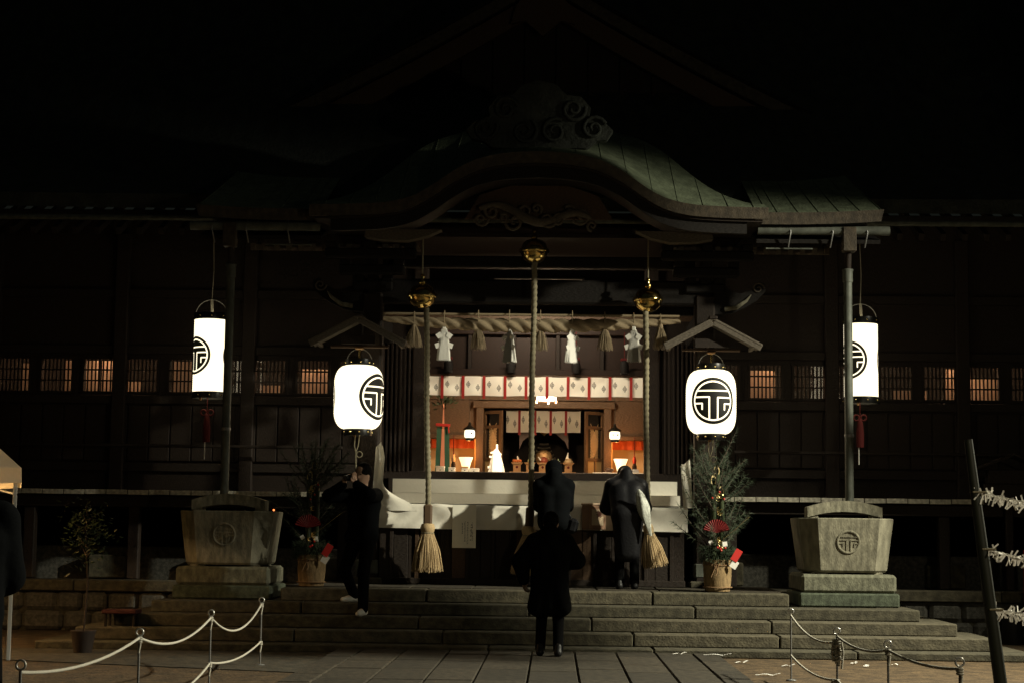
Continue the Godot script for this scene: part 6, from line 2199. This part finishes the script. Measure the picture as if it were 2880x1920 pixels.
func people() -> void:
	# worshipper on the landing before the middle bell rope
	person("person in a dark hooded jacket standing with head bowed at the offering box", Vector3(0.24, 0.713, -2.45), 0.04, {
		"size": 0.98, "bend": 0.1, "nod": 0.45, "hood": true, "cap": 0.115, "bulk": 0.04, "hem": 0.05,
		"hands": [Vector3(-0.03, 1.22, -0.33), Vector3(0.03, 1.22, -0.33)], "elbow": [Vector3(-0.5, -1, 0.3), Vector3(0.5, -1, 0.3)],
		"hand_dir": [Vector3(0.2, 1, -0.3), Vector3(-0.2, 1, -0.3)], "hand_side": [Vector3(0, 0, 1), Vector3(0, 0, 1)]})
	var bag := MB.new()
	bag.box(Vector3.ZERO, Vector3(0.14, 0.2, 0.17), Basis(Vector3(0, 0, 1), -0.25), 0.05)
	bag.tube([Vector3(-0.02, 0.1, 0), Vector3(-0.14, 0.3, 0.02), Vector3(-0.3, 0.5, 0.06)], 0.012, 6)
	single("waist_bag", bag.mesh(), mats.nylon_black, "small dark bag on the hip of the hooded worshipper", "bag", Vector3(0.49, 1.52, -2.42))
	# bowing worshipper in a long quilted coat
	person("person in a long black quilted coat bowing at the offering box", Vector3(1.2, 0.713, -2.3), 0.05, {
		"size": 1.0, "bend": 0.6, "nod": 0.35, "cap": 0.09, "bulk": 0.045, "hem": 0.5, "flare": -0.02, "hood": true, "hip": Vector3(0, 0.06, 0.1), "coat": mats.nylon_black, "hair": mats.hair_grey,
		"hands": [Vector3(-0.05, 0.98, -0.38), Vector3(0.05, 0.98, -0.38)], "elbow": [Vector3(-0.7, 0.1, 0.5), Vector3(0.7, 0.1, 0.5)]})
	# quilt seams of that coat are folds in the bag it carries: pale folded umbrella bag at the side
	var ub := MB.new()
	var rows := []
	for i in 13:
		var q := i / 12.0
		var row := []
		for j in 14:
			var a := TAU * j / 14.0
			var r := 0.012 + 0.062 * sin(PI * pow(q, 0.8)) * (1.0 - 0.2 * q)
			r *= 1.0 + 0.25 * sin(a * 4.0 + q * 6.0)
			row.append(Vector3(sin(a) * r, -0.62 * q, cos(a) * r * 0.6))
		rows.append(row)
	ub.grid(rows, true)
	single("tote_bag", ub.mesh(), mat("bag_pale", Color(0.66, 0.68, 0.6), 0.5, tex.blot, Vector3(9, 3, 9)), "pale patterned bag hanging at the side of the bowing worshipper", "bag", Vector3(1.33, 2.0, -2.02), "", Basis(Vector3(0, 0, 1), 0.27))
	# person waiting at the foot of the steps
	person("person in a dark knee-length coat waiting at the foot of the steps", Vector3(0.2, 0.055, 0.82), -0.05, {
		"size": 0.93, "bend": 0.04, "nod": 0.25, "bulk": 0.05, "hem": 0.29, "flare": 0.08, "hood": true, "coat": mats.cloth_black_b, "long_hair": true,
		"feet": [Vector3(-0.105, 0, -0.08), Vector3(0.105, 0, 0.05)],
		"hands": [Vector3(-0.3, 0.83, -0.12), Vector3(0.12, 1.0, -0.32)], "elbow": [Vector3(-1, 0, 0.5), Vector3(1, -0.2, 0.3)]})
	# man on the steps with raised arms, turned towards the court
	var mp := person("person in black with white shoes raising both hands to the face on the steps", Vector3(-2.17, 0.395, -0.98), PI - 0.55, {
		"size": 1.04, "bend": -0.02, "nod": 0.05, "bulk": 0.025, "hem": 0.03, "shoe": mats.shoe_white, "coat": mats.cloth_black,
		"feet": [Vector3(-0.17, 0.0, -0.1), Vector3(0.2, 0.15, 0.2)], "hip": Vector3(-0.03, 0.05, 0.05),
		"hands": [Vector3(-0.1, 1.60, -0.2), Vector3(0.09, 1.60, -0.2)], "elbow": [Vector3(-1, -0.55, -0.3), Vector3(1, -0.55, -0.3)],
		"hand_dir": [Vector3(0.4, 1, 0), Vector3(-0.4, 1, 0)], "hand_side": [Vector3(0.2, 0, -1), Vector3(-0.2, 0, -1)],
		"toe": [Vector3(-0.3, 0, -1), Vector3(0.35, 0, -1)]})
	var cm := thing("handheld_camera", "small black camera held up by the person with white shoes", "camera", mp.transform * Vector3(0.0, 1.675, -0.22), "", PI - 0.55)
	part("camera_body", bx(Vector3(0.12, 0.075, 0.045), 0.01), mats.lacquer, cm)
	var ln := MB.new()
	ln.tube([Vector3(0, 0, -0.02), Vector3(0, 0, -0.075)], 0.03, 16)
	part("lens", ln.mesh(), mats.lacquer, cm)
	# passer-by cut by the edge of the view
	person("person in a black coat passing close beside the tent-side rope", Vector3(-3.03, 0, 11.0), 0.35, {
		"size": 1.08, "bend": 0.05, "nod": 0.1, "bulk": 0.045, "hem": 0.85, "flare": 0.08, "coat": mats.cloth_black,
		"hands": [Vector3(-0.1, 1.05, -0.3), Vector3(0.1, 1.05, -0.3)], "elbow": [Vector3(-0.7, -0.6, 0.6), Vector3(0.7, -0.6, 0.6)]})
